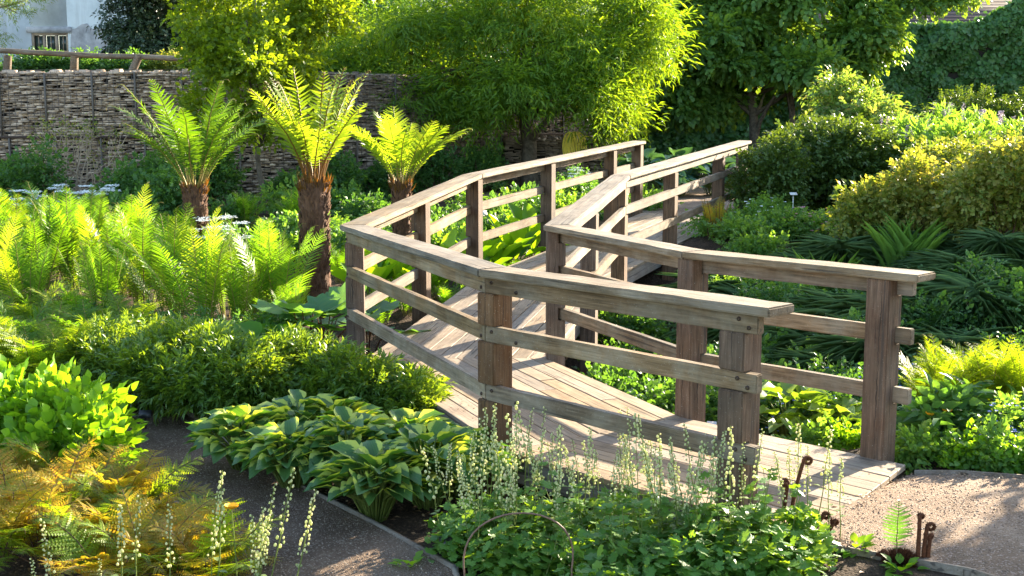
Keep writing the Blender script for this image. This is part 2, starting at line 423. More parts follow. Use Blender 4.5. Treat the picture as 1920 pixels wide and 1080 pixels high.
def plan_offset(pts, o):
    """offset a plan polyline to its left by o, mitred"""
    P = np.array(pts, float); n = len(P); T = unit(np.diff(P, axis=0)); Nn = np.stack([-T[:, 1], T[:, 0]], -1); out = []
    for i in range(n):
        if i == 0: out.append(P[0] + Nn[0] * o)
        elif i == n - 1: out.append(P[-1] + Nn[-1] * o)
        else:
            m = unit(Nn[i - 1] + Nn[i]); out.append(P[i] + m * o / max(.3, np.dot(m, Nn[i])))
    return np.array(out)
def plank(name, A0, A1, B1, B0, z0, z1, th, mat, bev=.006, rough=.0025, seg=10):
    """board with plan corners A0-A1 (one side) B0-B1 (other side); top z at start/end z0,z1; thickness th"""
    c0 = (A0 + B0) / 2; d = (A1 + B1) / 2 - c0; ln = np.linalg.norm(d); ang = math.atan2(d[1], d[0])
    sl = math.atan2(z1 - z0, ln)
    ca, sa = math.cos(-ang), math.sin(-ang)
    def loc(p): q = p - c0; return np.array([q[0] * ca - q[1] * sa, q[0] * sa + q[1] * ca])
    a0, a1, b0, b1 = loc(A0), loc(A1), loc(B0), loc(B1)
    bm = bmesh.new(); rings = []
    for i in range(seg + 1):
        t = i / seg; pa = a0 + (a1 - a0) * t; pb = b0 + (b1 - b0) * t
        r = lambda: random.uniform(-rough, rough)
        rings.append([bm.verts.new((pa[0], pa[1] + r(), r())), bm.verts.new((pb[0], pb[1] + r(), r())), bm.verts.new((pb[0], pb[1] + r(), -th + r())), bm.verts.new((pa[0], pa[1] + r(), -th + r()))])
    for i in range(seg):
        for j in range(4):
            k = (j + 1) % 4; bm.faces.new((rings[i][j], rings[i + 1][j], rings[i + 1][k], rings[i][k]))
    bm.faces.new(rings[0]); bm.faces.new(rings[-1][::-1])
    bmesh.ops.recalc_face_normals(bm, faces=bm.faces)
    if bev:
        es = [e for e in bm.edges if len(e.link_faces) == 2 and e.calc_face_angle(0) > .6]
        bmesh.ops.bevel(bm, geom=es, offset=bev, segments=2, affect='EDGES', clamp_overlap=True)
    me = bpy.data.meshes.new(name); bm.to_mesh(me); bm.free(); me.materials.append(mat)
    o = link(name, me, bridge, (c0[0] - BO[0], c0[1] - BO[1], z0), (0, -sl, ang))
    return o
bolt_mb = MB(); tube(bolt_mb, [(0, 0, 0), (0, -.006, 0), (0, -.0085, 0)], [.011, .011, .006], 8)
bolt_me = bolt_mb.data('bolt', M['iron'])
RAILS = [(1.073, .096), (.783, .094), (.43, .094)]
def railing(pts, side, ext0, ext1, posts, dirs):
    zs = [dz(*p) for p in pts]
    P = [np.array(p, float) for p in pts]
    def line(e0, e1):
        Q = [p.copy() for p in P]
        Q[0] = Q[0] + unit(P[0] - P[1]) * e0; Q[-1] = Q[-1] + unit(P[-1] - P[-2]) * e1
        return Q
    Q = line(ext0 + .09, ext1 + .05)
    ci, co = plan_offset(Q, -.10 * side), plan_offset(Q, .115 * side)
    for i in range(len(P) - 1):
        g = unit(co[i + 1] - co[i]) * .0012
        plank('handrail', co[i] + g, co[i + 1] - g, ci[i + 1] - g, ci[i] + g, zs[i] + 1.12, zs[i + 1] + 1.12, .046, M['cap'], .008, .0022, 14)
    Q = line(ext0, ext1)
    ri, ro = plan_offset(Q, .017 * side), plan_offset(Q, .068 * side)
    for (zt, th) in RAILS:
        for i in range(len(P) - 1):
            g = unit(ro[i + 1] - ro[i]) * .0015
            r = plank('rail', ro[i] + g, ro[i + 1] - g, ri[i + 1] - g, ri[i] + g, zs[i] + zt, zs[i + 1] + zt, th, M['rail'], .005, .002, 12)
            if side > 0 and i < 2:
                ln = np.linalg.norm(ro[i + 1] - ro[i])
                for bx in ([.05, .11, ln - .27, ln - .06] if i == 0 else [.05, ln - .05]):
                    k = list(np.array([.05, .11, ln - .27, ln - .06]).round(3)).index(round(bx, 3)) if i == 0 else 0
                    bz = -.03 if k % 2 else -.068
                    # outer face lies on the +y side of the board frame
                    link('bolt', bolt_me, r, (bx, .026, bz), (0, 0, math.pi))
    # posts
    for (nm, p, az, hb) in posts:
        a = np.array(p); zt = dz(*p)
        # profile in (outward o, z): notched where the rails pass
        top = zt + 1.073; bot = gz(*p) - .15; hw = .075; nd = .016
        prof = [(-hw, bot), (hw, bot)]
        for (z_, th) in RAILS[::-1]:
            prof += [(hw, zt + z_ - th - .002), (nd, zt + z_ - th - .002), (nd, zt + z_ + .002), (hw, zt + z_ + .002)]
        if prof[-1][1] > top: prof = prof[:-2] + [(nd, top)]
        prof += [(-hw, top)] if prof[-1][1] >= top - .001 else [(hw, top), (-hw, top)]
        bm = bmesh.new()
        va = [bm.verts.new((-hw, o_ * side, z_)) for o_, z_ in prof]; vb = [bm.verts.new((hw, o_ * side, z_)) for o_, z_ in prof]
        n = len(prof)
        bm.faces.new(va); bm.faces.new(vb[::-1])
        for i in range(n): bm.faces.new((va[i], va[(i + 1) % n], vb[(i + 1) % n], vb[i]))
        bmesh.ops.recalc_face_normals(bm, faces=bm.faces)
        es = [e for e in bm.edges if len(e.link_faces) == 2 and e.is_convex and e.calc_face_angle(0) > .6]
        bmesh.ops.bevel(bm, geom=es, offset=.006, segments=2, affect='EDGES', clamp_overlap=True)
        me = bpy.data.meshes.new('post'); bm.to_mesh(me); bm.free(); me.materials.append(M['post'])
        link('post', me, bridge, (a[0] - BO[0], a[1] - BO[1], 0), (0, 0, az))
def azs(poly, side):
    """board azimuth at every polyline point (bisector at corners)"""
    P = np.array(poly); T = unit(np.diff(P, axis=0)); out = []
    for i in range(len(P)):
        t = T[0] if i == 0 else T[-1] if i == len(P) - 1 else unit(T[i - 1] + T[i])
        out.append(math.atan2(t[1], t[0]))
    return out
Lp = [L_[k] for k in ('F0', 'P2', 'P1', 'L2', 'L5')]
Rp = [R_[k] for k in ('R0', 'R1', 'R2', 'R4', 'R7')]
def seg_az(a, b): return math.atan2(b[1] - a[1], b[0] - a[0])
la, ra = azs(Lp, 1), azs(Rp, -1)
lposts = [('F0', Lp[0], la[0], 0), ('P2', Lp[1], la[0] * .75 + la[1] * .25, 0), ('P1', Lp[2], la[2], 0), ('L1', L_['L1'], seg_az(Lp[2], Lp[3]), 0), ('L2', Lp[3], la[3], 0),
          ('L3', L_['L3'], la[4], 0), ('L4', L_['L4'], la[4], 0), ('L5', Lp[4], la[4], 0)]
rposts = [('R0', Rp[0], ra[0], 0), ('R1', Rp[1], ra[1], 0), ('R2', Rp[2], ra[2], 0), ('R3', R_['R3'], seg_az(Rp[2], Rp[3]), 0), ('R4', Rp[3], ra[3], 0),
          ('R5', R_['R5'], ra[4], 0), ('R6', R_['R6'], ra[4], 0), ('R7', Rp[4], ra[4], 0)]
railing(Lp, 1, .15, .08, lposts, la)
railing(Rp, -1, .17, .1, rposts, ra)
# deck
def clip(poly, p, n):
    out = []
    for i in range(len(poly)):
        a, b = poly[i], poly[(i + 1) % len(poly)]; da, db = np.dot(a - p, n), np.dot(b - p, n)
        if da >= 0: out.append(a)
        if da * db < 0: out.append(a + (b - a) * da / (da - db))
    return out
le, re_ = plan_offset(Lp, -.076), plan_offset(Rp, .076)
endL, endR = np.array([1.43, 5.62]), np.array([2.29, 6.88])
tA = unit(re_[1] - re_[0])
secs = [([endL, le[1], re_[1], endR], re_[1] - re_[0]), ([le[1], le[2], re_[2], re_[1]], le[2] - le[1]), ([le[2], le[3], re_[3], re_[2]], le[3] - le[2]), ([le[3], le[4], re_[4], re_[3]], le[4] - le[3])]
for si, (q, dr) in enumerate(secs):
    q = [np.array(p, float) for p in q]; dr = unit(dr); nn = np.array([-dr[1], dr[0]])
    cen = sum(q) / 4
    offs = [np.dot(p - q[0], nn) for p in q]; lo, hi = min(offs), max(offs)
    nb = max(1, round((hi - lo) / .143)); bw = (hi - lo) / nb
    for bi in range(nb):
        o0, o1 = lo + bi * bw + .0035, lo + (bi + 1) * bw - .0035
        pl = clip([p for p in q], q[0] + nn * o0, nn); pl = clip(pl, q[0] + nn * o1, -nn) if pl else []
        if len(pl) < 3: continue
        # split long boards at a joint
        ss = [np.dot(p, dr) for p in pl]; s0, s1 = min(ss), max(ss); cuts = [s0 - 1, s1 + 1]
        if s1 - s0 > 2.3: cuts = [s0 - 1, s0 + (s1 - s0) * (.3 + .45 * ((bi * 37 + si * 13) % 10) / 10), s1 + 1]
        for ci_ in range(len(cuts) - 1):
            pc = clip(pl, dr * (cuts[ci_] + .0025), dr)
            pc = clip(pc, dr * (cuts[ci_ + 1] - .0025), -dr) if len(pc) > 2 else []
            if len(pc) < 3: continue
            c0 = sum(pc) / len(pc); ang = math.atan2(dr[1], dr[0]); ca, sa = math.cos(-ang), math.sin(-ang)
            bm = bmesh.new(); jz = random.uniform(-.002, .002)
            zc = dz(*c0)
            tv, bv = [], []
            for p in pc:
                qd = p - c0; lx, ly = qd[0] * ca - qd[1] * sa, qd[0] * sa + qd[1] * ca
                ze = dz(*p)
                if si == 2: ze = .258 * (p[1] - 10.05) / 3.3
                if si == 3: ze = .258 + .273 * (.39 * p[0] + .92 * p[1] - 12.4) / 6
                tv.append(bm.verts.new((lx, ly, ze - zc + jz))); bv.append(bm.verts.new((lx, ly, ze - zc - .034 + jz)))
            n = len(pc)
            try:
                bm.faces.new(tv); bm.faces.new(bv[::-1])
                for i in range(n): bm.faces.new((tv[i], bv[i], bv[(i + 1) % n], tv[(i + 1) % n]))
            except ValueError: bm.free(); continue
            bmesh.ops.recalc_face_normals(bm, faces=bm.faces)
            bmesh.ops.bevel(bm, geom=bm.edges[:], offset=.0035, segments=1, affect='EDGES', clamp_overlap=True)
            me = bpy.data.meshes.new('deck_board'); bm.to_mesh(me); bm.free(); me.materials.append(M['deck'])
            link('deck_board', me, bridge, (c0[0] - BO[0], c0[1] - BO[1], zc), (0, 0, ang))
# side beams under the deck edges and cross joists
for edge, sg in ((plan_offset([tuple(endL)] + [tuple(p) for p in Lp[1:]], -.09), -1), (plan_offset([tuple(endR)] + [tuple(p) for p in Rp[1:]], .09), 1)):
    A, B = edge, None
    inn = np.array([A[i] for i in range(5)])
    T = unit(np.gradient(inn, axis=0)); Nn = np.stack([-T[:, 1], T[:, 0]], -1) * sg
    for i in range(4):
        plank('side_beam', A[i], A[i + 1], A[i + 1] + Nn[i + 1] * .05, A[i] + Nn[i] * .05, dz(*A[i]) - .037, dz(*A[i + 1]) - .037, .15, M['beam'], .004)
# ------------------------------------------------------------ background structures
M['render_wall'] = plain('pale_blue_render', (.50, .52, .50), .85, .2, 1.3, .12, .2)
def plastermat():
    m, N, L, b = nmat('worn_limewash')
    tc = N.new('ShaderNodeTexCoord'); v = tc.outputs['Object']
    a = noise(N, L, .7, v, 6, .7); g = noise(N, L, 5, v, 5, .7)
    c = ramp(N, L, a, [(.50, .54, .55), (.64, .68, .69), (.72, .75, .76)], [.35, .5, .68])
    vc = noise(N, L, 2.2, v, 4, .65, (1, 1, .12))
    mr = N.new('ShaderNodeMapRange'); mr.inputs[1].default_value = .55; mr.inputs[2].default_value = .75; mr.inputs[4].default_value = .45; L.new(vc, mr.inputs[0])
    c = mixc(N, L, mr.outputs[0], c, (.30, .30, .29))
    L.new(c, b.inputs['Base Color']); b.inputs['Roughness'].default_value = .9; bump(N, L, g, b, .3, .03)
    return m
M['plaster'] = plastermat()
M['patch'] = plain('rough_render_patch', (.40, .38, .37), .9, .2, 4, .35, .6)
M['winwood'] = plain('pale_window_wood', (.36, .27, .19), .7, .3, 6, .2)
M['glass'] = plain('window_glass', (.05, .07, .06), .12, .6)
M['whitepaint'] = plain('white_paint', (.75, .74, .70), .6)
def tilemat(name, cols, sx, sy):
    m, N, L, b = nmat(name)
    tc = N.new('ShaderNodeTexCoord'); br = N.new('ShaderNodeTexBrick'); L.new(tc.outputs['Object'], br.inputs[0])
    br.inputs['Scale'].default_value = 1; br.inputs['Brick Width'].default_value = sx; br.inputs['Row Height'].default_value = sy
    br.inputs['Mortar Size'].default_value = sy * .12; br.inputs['Color1'].default_value = (*cols[0], 1); br.inputs['Color2'].default_value = (*cols[1], 1); br.inputs['Mortar'].default_value = (*cols[2], 1)
    L.new(br.outputs[0], b.inputs['Base Color']); b.inputs['Roughness'].default_value = .8
    bump(N, L, br.outputs['Fac'], b, .6, -.02)
    return m
M['brick'] = tilemat('old_brick', ((.30, .15, .10), (.40, .22, .15), (.42, .38, .33)), .23, .075)
M['tiles'] = tilemat('roof_tiles', ((.085, .06, .055), (.12, .085, .075), (.04, .03, .028)), 2.4, .16)

def wall_box(name, A, B, z0, z1, th, mat, parent=None, loc=None):
    A, B = np.array(A, float), np.array(B, float); d = B - A; ln = np.linalg.norm(d)
    mb = MB(); box(mb, (ln / 2, th / 2, (z0 + z1) / 2), (ln, th, z1 - z0))
    return link(name, mb.data(name, mat), parent, (A[0], A[1], 0) if parent is None else loc, (0, 0, math.atan2(d[1], d[0])))
# terrace ground behind the gabion wall
TZ = 2.72
bm = bmesh.new()
f_ = bm.faces.new([bm.verts.new((x, y, TZ)) for x, y in ((-40, 22.35), (-4.3, 22.35), (2.9, 29.6), (2.9, 48), (-40, 48))])
r_ = bmesh.ops.extrude_face_region(bm, geom=[f_]); bmesh.ops.translate(bm, verts=[v for v in r_['geom'] if isinstance(v, bmesh.types.BMVert)], vec=(0, 0, -3.2))
bmesh.ops.recalc_face_normals(bm, faces=bm.faces); me = bpy.data.meshes.new('terrace'); bm.to_mesh(me); bm.free(); me.materials.append(M['soil'])
kindof(link('terrace', me), 'structure')

def stone_mat(name, c1, c2, c3):
    m, N, L, b = nmat(name)
    g = N.new('ShaderNodeNewGeometry'); tc = N.new('ShaderNodeTexCoord')
    c = ramp(N, L, g.outputs['Random Per Island'], [c1, c2, c3])
    n = noise(N, L, 9, tc.outputs['Object'], 4, .7)
    c = mixc(N, L, n, mixc(N, L, 1.0, c, (.55, .55, .55), 'MULTIPLY'), mixc(N, L, 1.0, c, (1.35, 1.3, 1.25), 'MULTIPLY'))
    L.new(c, b.inputs['Base Color']); b.inputs['Roughness'].default_value = .85; bump(N, L, n, b, .5, .02)
    return m
M['slate'] = stone_mat('stacked_slate', (.25, .185, .135), (.47, .36, .27), (.68, .53, .40))  # stone lightened so the front wall looks sunlit; light put into colour
M['slate2'] = stone_mat('shade_toned_slate', (.16, .12, .09), (.27, .21, .16), (.40, .32, .25))  # darker copy of the same stone, shade of the rear wall painted in
M['wire'] = plain('galvanised_wire', (.12, .10, .085), .7, .3)
M['darkback'] = plain('dark_backing', (.03, .026, .022), .95, .1)  # near-black backing behind gabion stones and climber leaves
def gabion(name, label, A, B, z0, z1, stone, seams, step=.0, wires=True):
    A, B = np.array(A, float), np.array(B, float); d = B - A; ln = float(np.linalg.norm(d))
    t = thing(name, label, 'stone wall', (A[0], A[1], 0), math.atan2(d[1], d[0]))
    mb = MB(); box(mb, (ln / 2, .28, (z0 + z1) / 2), (ln, .44, z1 - z0 - .06)); link('rubble_core', mb.data('rubble_core', M['darkback']), t)
    C, Sz = [], []; z = z0; r = np.random.default_rng(3)
    while z < z1:
        h = r.uniform(.02, .045); x = -.05
        while x < ln:
            l = r.uniform(.05, .2) * (1.4 if z > z1 - .1 else 1)
            if r.random() > .07:
                C.append((x + l / 2, r.uniform(-.03, .06), z + h / 2 + r.normal(0, .006))); Sz.append((l * .97, .14, h * r.uniform(.7, .98)))
            x += l
        z += h
    mb = MB(); boxes(mb, C, Sz, 0, r.normal(0, .05, len(C)))
    # loose rubble along the top
    n = int(ln * 18); xx = r.uniform(0, ln, n)
    boxes(mb, np.stack([xx, r.uniform(0, .4, n), np.full(n, z1) + r.uniform(-.02, .02, n)], -1), np.stack([r.uniform(.06, .16, n), r.uniform(.06, .12, n), r.uniform(.04, .10, n)], -1), 0, r.uniform(0, 3, n))
    link('stones', mb.data('stones', stone), t)
    if wires:
        mb = MB()
        for zz in np.arange(z0, z1 + .05, .11): box(mb, (ln / 2, -.088, zz), (ln, .006, .006))
        for xx in np.arange(0, ln, .11): box(mb, (xx, -.088, (z0 + z1) / 2), (.006, .006, z1 - z0 + .05))
        for (xx, a, b_) in seams: box(mb, (xx, -.10, (a + b_) / 2), (.032, .03, b_ - a))
        link('wire_mesh', mb.data('wire_mesh', M['wire']), t)
        mb = MB(); box(mb, (ln / 2, -.1, z0 + (z1 - z0) * .52), (ln, .035, .04)); link('basket_joint', mb.data('basket_joint', M['iron']), t)
    return t
GX0 = at(-60, 200, 22)[0]
zm = .42 + (2.8 - .42) * .52
sx = lambda u: at(u, 200, 22)[0] - GX0
gabion('gabion_wall', 'sunlit-toned gabion retaining wall of stacked stone in wire baskets below terrace rail', (GX0, 22.0), (-4.3, 22.0), .42, 2.8, M['slate'],
       [(sx(u), zm, 2.8) for u in (5, 90, 178, 258, 345, 430)] + [(sx(u), .42, zm) for u in (18, 105, 190, 272, 360, 450)])
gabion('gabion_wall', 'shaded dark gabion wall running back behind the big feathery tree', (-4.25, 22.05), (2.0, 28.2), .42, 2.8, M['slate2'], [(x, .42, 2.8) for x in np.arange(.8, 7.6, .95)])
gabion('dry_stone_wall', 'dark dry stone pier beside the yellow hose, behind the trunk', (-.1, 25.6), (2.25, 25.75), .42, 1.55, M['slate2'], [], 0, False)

# terrace rail of rough timber
t = thing('terrace_railing', 'rustic pale timber rail on leaning posts above gabion wall', 'railing', (*at(140, 120, 22.9)[:2], TZ))
base = np.array(t.location)
mb = MB(); pts = [at(u, v, 22.9) - base for u, v in ((-120, 90), (0, 95), (75, 99), (140, 103), (200, 105), (262, 107), (345, 110), (470, 112))]
tube(mb, [p + np.array([0, 0, .01 * math.sin(i * 3)]) for i, p in enumerate(pts)], .048, 8); link('top_rail', mb.data('top_rail', M['rail'], True), t)
for u, lean in ((-70, .02), (14, .03), (139, .02), (258, .10), (395, .05)):
    p = at(u, 104, 22.9) - base; mb = MB(); tube(mb, [(p[0] + lean * .3, 0, p[2]), (p[0] - lean, .02, p[2] * .4), (p[0] - lean * 1.6, .03, -.1)], [.075, .08, .085], 8)
    link('post', mb.data('post', M['rail'], True), t)

# limewashed building with casement window
bld = thing('building', 'large pale blue-grey limewashed building wall with small wooden window at left', 'building', (*at(94, 120, 34)[:2], TZ))
bx = float(bld.location[0])
x0, x1 = at(-400, 100, 34)[0] - bx, at(430, 100, 34)[0] - bx
wz0, wz1 = at(94, 99, 34)[2] - TZ, at(94, 62, 34)[2] - TZ; wx0, wx1 = at(59, 80, 34)[0] - bx, at(128, 80, 34)[0] - bx
mb = MB()
for (a, b_, c, d) in ((x0, wx0, -3, 9), (wx1, x1, -3, 9), (wx0, wx1, -3, wz0), (wx0, wx1, wz1, 9)): box(mb, ((a + b_) / 2, .3, (c + d) / 2), (b_ - a, .6, d - c))
link('wall', mb.data('wall', M['plaster']), bld)
mb = MB(); ww, wh = wx1 - wx0, wz1 - wz0; cx = (wx0 + wx1) / 2; cz = (wz0 + wz1) / 2
for s_ in (-1, 1): box(mb, (cx + s_ * (ww / 2 - .03), .08, cz), (.06, .1, wh))
for s_ in (-1, 1): box(mb, (cx, .08, cz + s_ * (wh / 2 - .03)), (ww - .12, .1, .06))
for k in (1, 2): box(mb, (wx0 + ww * k / 3, .08, cz), (.07, .09, wh - .12))
wn = link('window', mb.data('window', M['winwood']), bld)
for k in range(3): mb = MB(); box(mb, (wx0 + ww * (k + .5) / 3, .12, cz), (ww / 3 - .09, .012, wh - .13)); link('pane', mb.data('pane', M['glass']), wn)
for k in range(3): mb = MB(); box(mb, (wx0 + ww * (k + .5) / 3, .095, cz), (.02, .02, wh - .13)); link('glazing_bar', mb.data('glazing_bar', M['winwood']), wn)
mb = MB(); box(mb, (cx, -.02, wz1 + .09), (ww + .2, .06, .16)); box(mb, (cx, -.03, wz0 - .03), (ww + .1, .1, .05)); link('lintel', mb.data('lintel', M['patch']), bld)
px0, px1 = at(132, 60, 34)[0] - bx, at(205, 60, 34)[0] - bx
bm = bmesh.new(); r = random.Random(4)
N0 = 26; ring = []
for i in range(N0):
    a = i / N0 * 2 * math.pi; q = max(abs(math.cos(a)), abs(math.sin(a)))
    ring.append(((px0 + px1) / 2 + math.cos(a) / q * (px1 - px0) / 2 * r.uniform(.9, 1.05), -.012, .75 + math.sin(a) / q * 1.05 * r.uniform(.88, 1.05)))
va = [bm.verts.new(p) for p in ring]; vb = [bm.verts.new((p[0], .02, p[2])) for p in ring]
bm.faces.new(va)
for i in range(N0): bm.faces.new((va[i], va[(i + 1) % N0], vb[(i + 1) % N0], vb[i]))
me = bpy.data.meshes.new('plaster_patch'); bm.to_mesh(me); bm.free(); me.materials.append(M['patch']); link('plaster_patch', me, bld)

# brick cottage behind the trees
ct = thing('brick_cottage', 'warm brick cottage with white windows glimpsed between the tree crowns', 'house', (*at(640, 100, 46)[:2], TZ))
cx0 = float(ct.location[0]); a, b_ = at(440, 100, 46)[0] - cx0, at(1300, 100, 46)[0] - cx0
mb = MB(); box(mb, ((a + b_) / 2, .3, 2.5), (b_ - a, .6, 11)); w_ = link('wall', mb.data('wall', M['brick']), ct, None, (0, 0, 0))
for (u0, v0, u1, v1) in ((560, 46, 592, 90), (662, -30, 696, 8), (760, 40, 792, 90), (905, -10, 940, 40)):
    p, q = at(u0, v1, 45.9), at(u1, v0, 45.9); W_, H_ = q[0] - p[0], q[2] - p[2]; C_ = ((p[0] + q[0]) / 2 - cx0, -.05, (p[2] + q[2]) / 2 - TZ)
    mb = MB()
    for s_ in (-1, 1): box(mb, (C_[0] + s_ * W_ / 2, -.03, C_[2]), (.1, .1, H_ + .1)); box(mb, (C_[0], -.03, C_[2] + s_ * H_ / 2), (W_ - .1, .1, .1))
    box(mb, (C_[0], -.02, C_[2]), (.05, .06, H_ - .1)); box(mb, (C_[0], -.022, C_[2]), (W_ - .1, .05, .05))
    f_ = link('window', mb.data('window', M['whitepaint']), ct); mb = MB(); box(mb, (C_[0], .004, C_[2]), (W_ - .1, .03, H_ - .1)); link('pane', mb.data('pane', M['glass']), f_)

# long tiled roof beyond the ivy wall
rf = thing('tiled_building', 'long low building with dark brown tiled roof above the ivy wall', 'building', (*at(1560, 60, 44)[:2], .6))
rx = float(rf.location[0]); a, b_ = at(1190, 60, 44)[0] - rx, at(2250, 60, 44)[0] - rx; ez = at(1700, 52, 44)[2] - .6
mb = MB(); box(mb, ((a + b_) / 2, .5, ez / 2 - .5), (b_ - a, .5, ez + 1)); link('wall', mb.data('wall', M['brick']), rf)
mb = MB(); box(mb, ((a + b_) / 2, 1.0, 0), (b_ - a + .6, 3.2, .12)); r_ = link('roof', mb.data('roof', M['tiles']), rf, (0, 0, ez), (rad(38), 0, 0))
C, Sz = [], []
for i in range(17): C.append(((a + b_) / 2, -.55 + i * .19, .066 + .004 * (i % 2))); Sz.append((b_ - a + .6, .03, .03))
mb = MB(); boxes(mb, C, Sz); link('tile_courses', mb.data('tile_courses', M['tiles']), r_)
mb = MB(); box(mb, ((a + b_) / 2, -.5, ez - .38), (b_ - a + .5, .1, .1)); link('gutter', mb.data('gutter', M['iron']), rf)

ORD = ['leftmost', 'second from the left', 'third from the left', 'fourth from the left', 'fifth from the left', 'sixth from the left', 'seventh from the left', 'eighth from the left', 'ninth from the left', 'tenth from the left', 'eleventh from the left', 'twelfth from the left', 'thirteenth from the left', 'rightmost']
def rows(group, what, short, cuts, names):
    """give look-alikes of a group a label by row (distance) and place in the row"""
    os_ = [o for o in COL.objects if o.get('group') == group and o.parent is None and o['label'] == what]
    lo = -1e9
    for c, nm in zip(list(cuts) + [1e9], names):
        r_ = sorted([o for o in os_ if lo <= o.location.y < c], key=lambda o: o.location.x / o.location.y); lo = c
        for i, o in enumerate(r_):
            o['label'] = f"{short}, {ORD[i] if i < len(r_) - 1 else 'rightmost'} in the {nm}"
# ------------------------------------------------------------ foliage materials
F = {}
F['willow'] = leafmat('feathery_leaf', [(.05, .13, .014), (.085, .185, .02), (.13, .24, .03)], .5, (3.3, 2.3, .45))
F['maple'] = leafmat('yellow_green_leaf', [(.09, .16, .014), (.14, .22, .018), (.19, .26, .025)], .55, (2.6, 2.1, .45))
F['broad'] = leafmat('broad_tree_leaf', [(.06, .14, .034), (.095, .20, .042), (.14, .25, .05)], .45, (3.2, 2.3, .6))
F['holly'] = leafmat('dark_glossy_leaf', [(.022, .043, .020), (.041, .072, .032), (.065, .102, .043)], .12, (1.78, 1.5, 0.5), .35, .5)
F['ivy'] = leafmat('ivy_leaf', [(.037, .106, .027), (.062, .150, .037), (.094, .200, .050)], .25, (2.37, 2.0, 0.6), .4)
F['yew'] = leafmat('yellowish_shrub_leaf', [(.035, .075, .016), (.055, .11, .02), (.10, .16, .025)], .35, (2.7, 2.0, .5))  # dark to yellower green at random per leaf, no separate tip colour
F['lightshrub'] = leafmat('pale_shrub_leaf', [(.07, .15, .03), (.12, .22, .05), (.17, .25, .07), (.26, .20, .11)], .45, (2.2, 1.9, .6))
F['yellow'] = leafmat('golden_leaf', [(.055, .11, .02), (.12, .18, .03), (.22, .26, .05), (.33, .30, .10)], .42, (2.1, 1.75, .6))
F['peren'] = leafmat('fresh_perennial_leaf', [(.075, .175, .037), (.112, .237, .050), (.175, .300, .062)], .45, (2.61, 2.1, 0.6))
F['dark'] = leafmat('mid_green_leaf', [(.037, .106, .031), (.062, .150, .037), (.094, .200, .050)], .4, (2.61, 2.2, 0.6))
F['strap'] = leafmat('dark_strap_leaf', [(.055, .12, .055), (.09, .17, .08), (.14, .23, .10)], .32, (2.0, 1.9, .7), .4, .4)
F['fern'] = leafmat('fern_leaf', [(.05, .13, .014), (.08, .18, .018), (.12, .23, .022)], .52, (2.8, 2.4, .5))
F['fern2'] = leafmat('yellow_green_fern_leaf', [(.11, .19, .014), (.15, .24, .02), (.20, .27, .03)], .55, (2.4, 2.0, .4))
F['tfern'] = leafmat('tree_fern_leaf', [(.09, .17, .016), (.13, .22, .022), (.18, .25, .035)], .55, (2.5, 2.0, .5))
F['orange'] = leafmat('orange_fern_leaf', [(.17, .20, .02), (.28, .26, .025), (.35, .27, .03), (.36, .18, .025)], .5, (1.75, 1.5, .5))
F['bright'] = leafmat('bright_leaf', [(.08, .20, .015), (.12, .27, .02), (.17, .32, .03)], .5, (2.61, 2.0, 0.4))
F['bush'] = leafmat('lance_leaf_bush', [(.06, .13, .02), (.09, .18, .025), (.14, .24, .035)], .42, (3.1, 2.2, .5), .35, .5)
F['dfern'] = leafmat('dark_tree_fern_leaf', [(.03, .085, .010), (.045, .115, .012), (.07, .15, .016)], .45, (2.9, 2.2, .4))
F['hosta'] = leafmat('variegated_leaf', [(.04, .11, .028), (.055, .14, .036), (.075, .17, .04)], .34, (2.6, 2.3, .5), .42, .4, (.38, .45, .10), .18)
F['limehosta'] = leafmat('lime_leaf', [(.10, .19, .03), (.16, .26, .04), (.22, .31, .06)], .4, (2.1, 1.9, .5), .4, .4, None, .22)
F['bluehosta'] = leafmat('blue_green_leaf', [(.031, .094, .062), (.050, .125, .081), (.075, .163, .088)], .2, (2.37, 2.2, 0.6), .4, .4, None, .15)
F['rheum'] = leafmat('big_teal_leaf', [(.050, .138, .062), (.075, .188, .075), (.125, .250, .062)], .4, (2.73, 2.3, 0.5), .45, .4, None, .2)
F['gera'] = leafmat('geranium_leaf', [(.06, .15, .025), (.085, .20, .03), (.13, .25, .045)], .42, (3.0, 2.1, .5))
F['stem'] = leafmat('green_stem', [(.12, .17, .03), (.16, .2, .05)], .2, (2, 2, .6))
F['bell'] = leafmat('cream_bell_flower', [(.40, .46, .20), (.58, .60, .34), (.66, .60, .46)], .4, (1.5, 1.45, 1.0))
F['dead'] = plain('brown_twig', (.11, .06, .035), .8, .2, 30, .4)
F['bark'] = plain('grey_bark', (.10, .08, .06), .9, .15, 14, .45, .8)
F['twig'] = plain('pale_twig', (.30, .22, .15), .85, .2)
F['stalk'] = plain('fern_stalk', (.22, .17, .04), .6, .3)
F['fiddle'] = plain('rusty_hairy_crozier', (.10, .035, .015), .85, .2, 80, .5, .6)
F['blue'] = plain('blue_petal', (.20, .25, .70), .6); F['white'] = plain('white_petal', (.80, .82, .78), .6)
F['pink'] = plain('pink_petal', (.55, .22, .25), .6); F['yel'] = plain('yellow_petal', (.85, .48, .02), .5); F['lilac'] = plain('lilac_petal', (.45, .32, .36), .6)
F['hose'] = plain('yellow_hose_rubber', (.75, .60, .05), .4, .5)

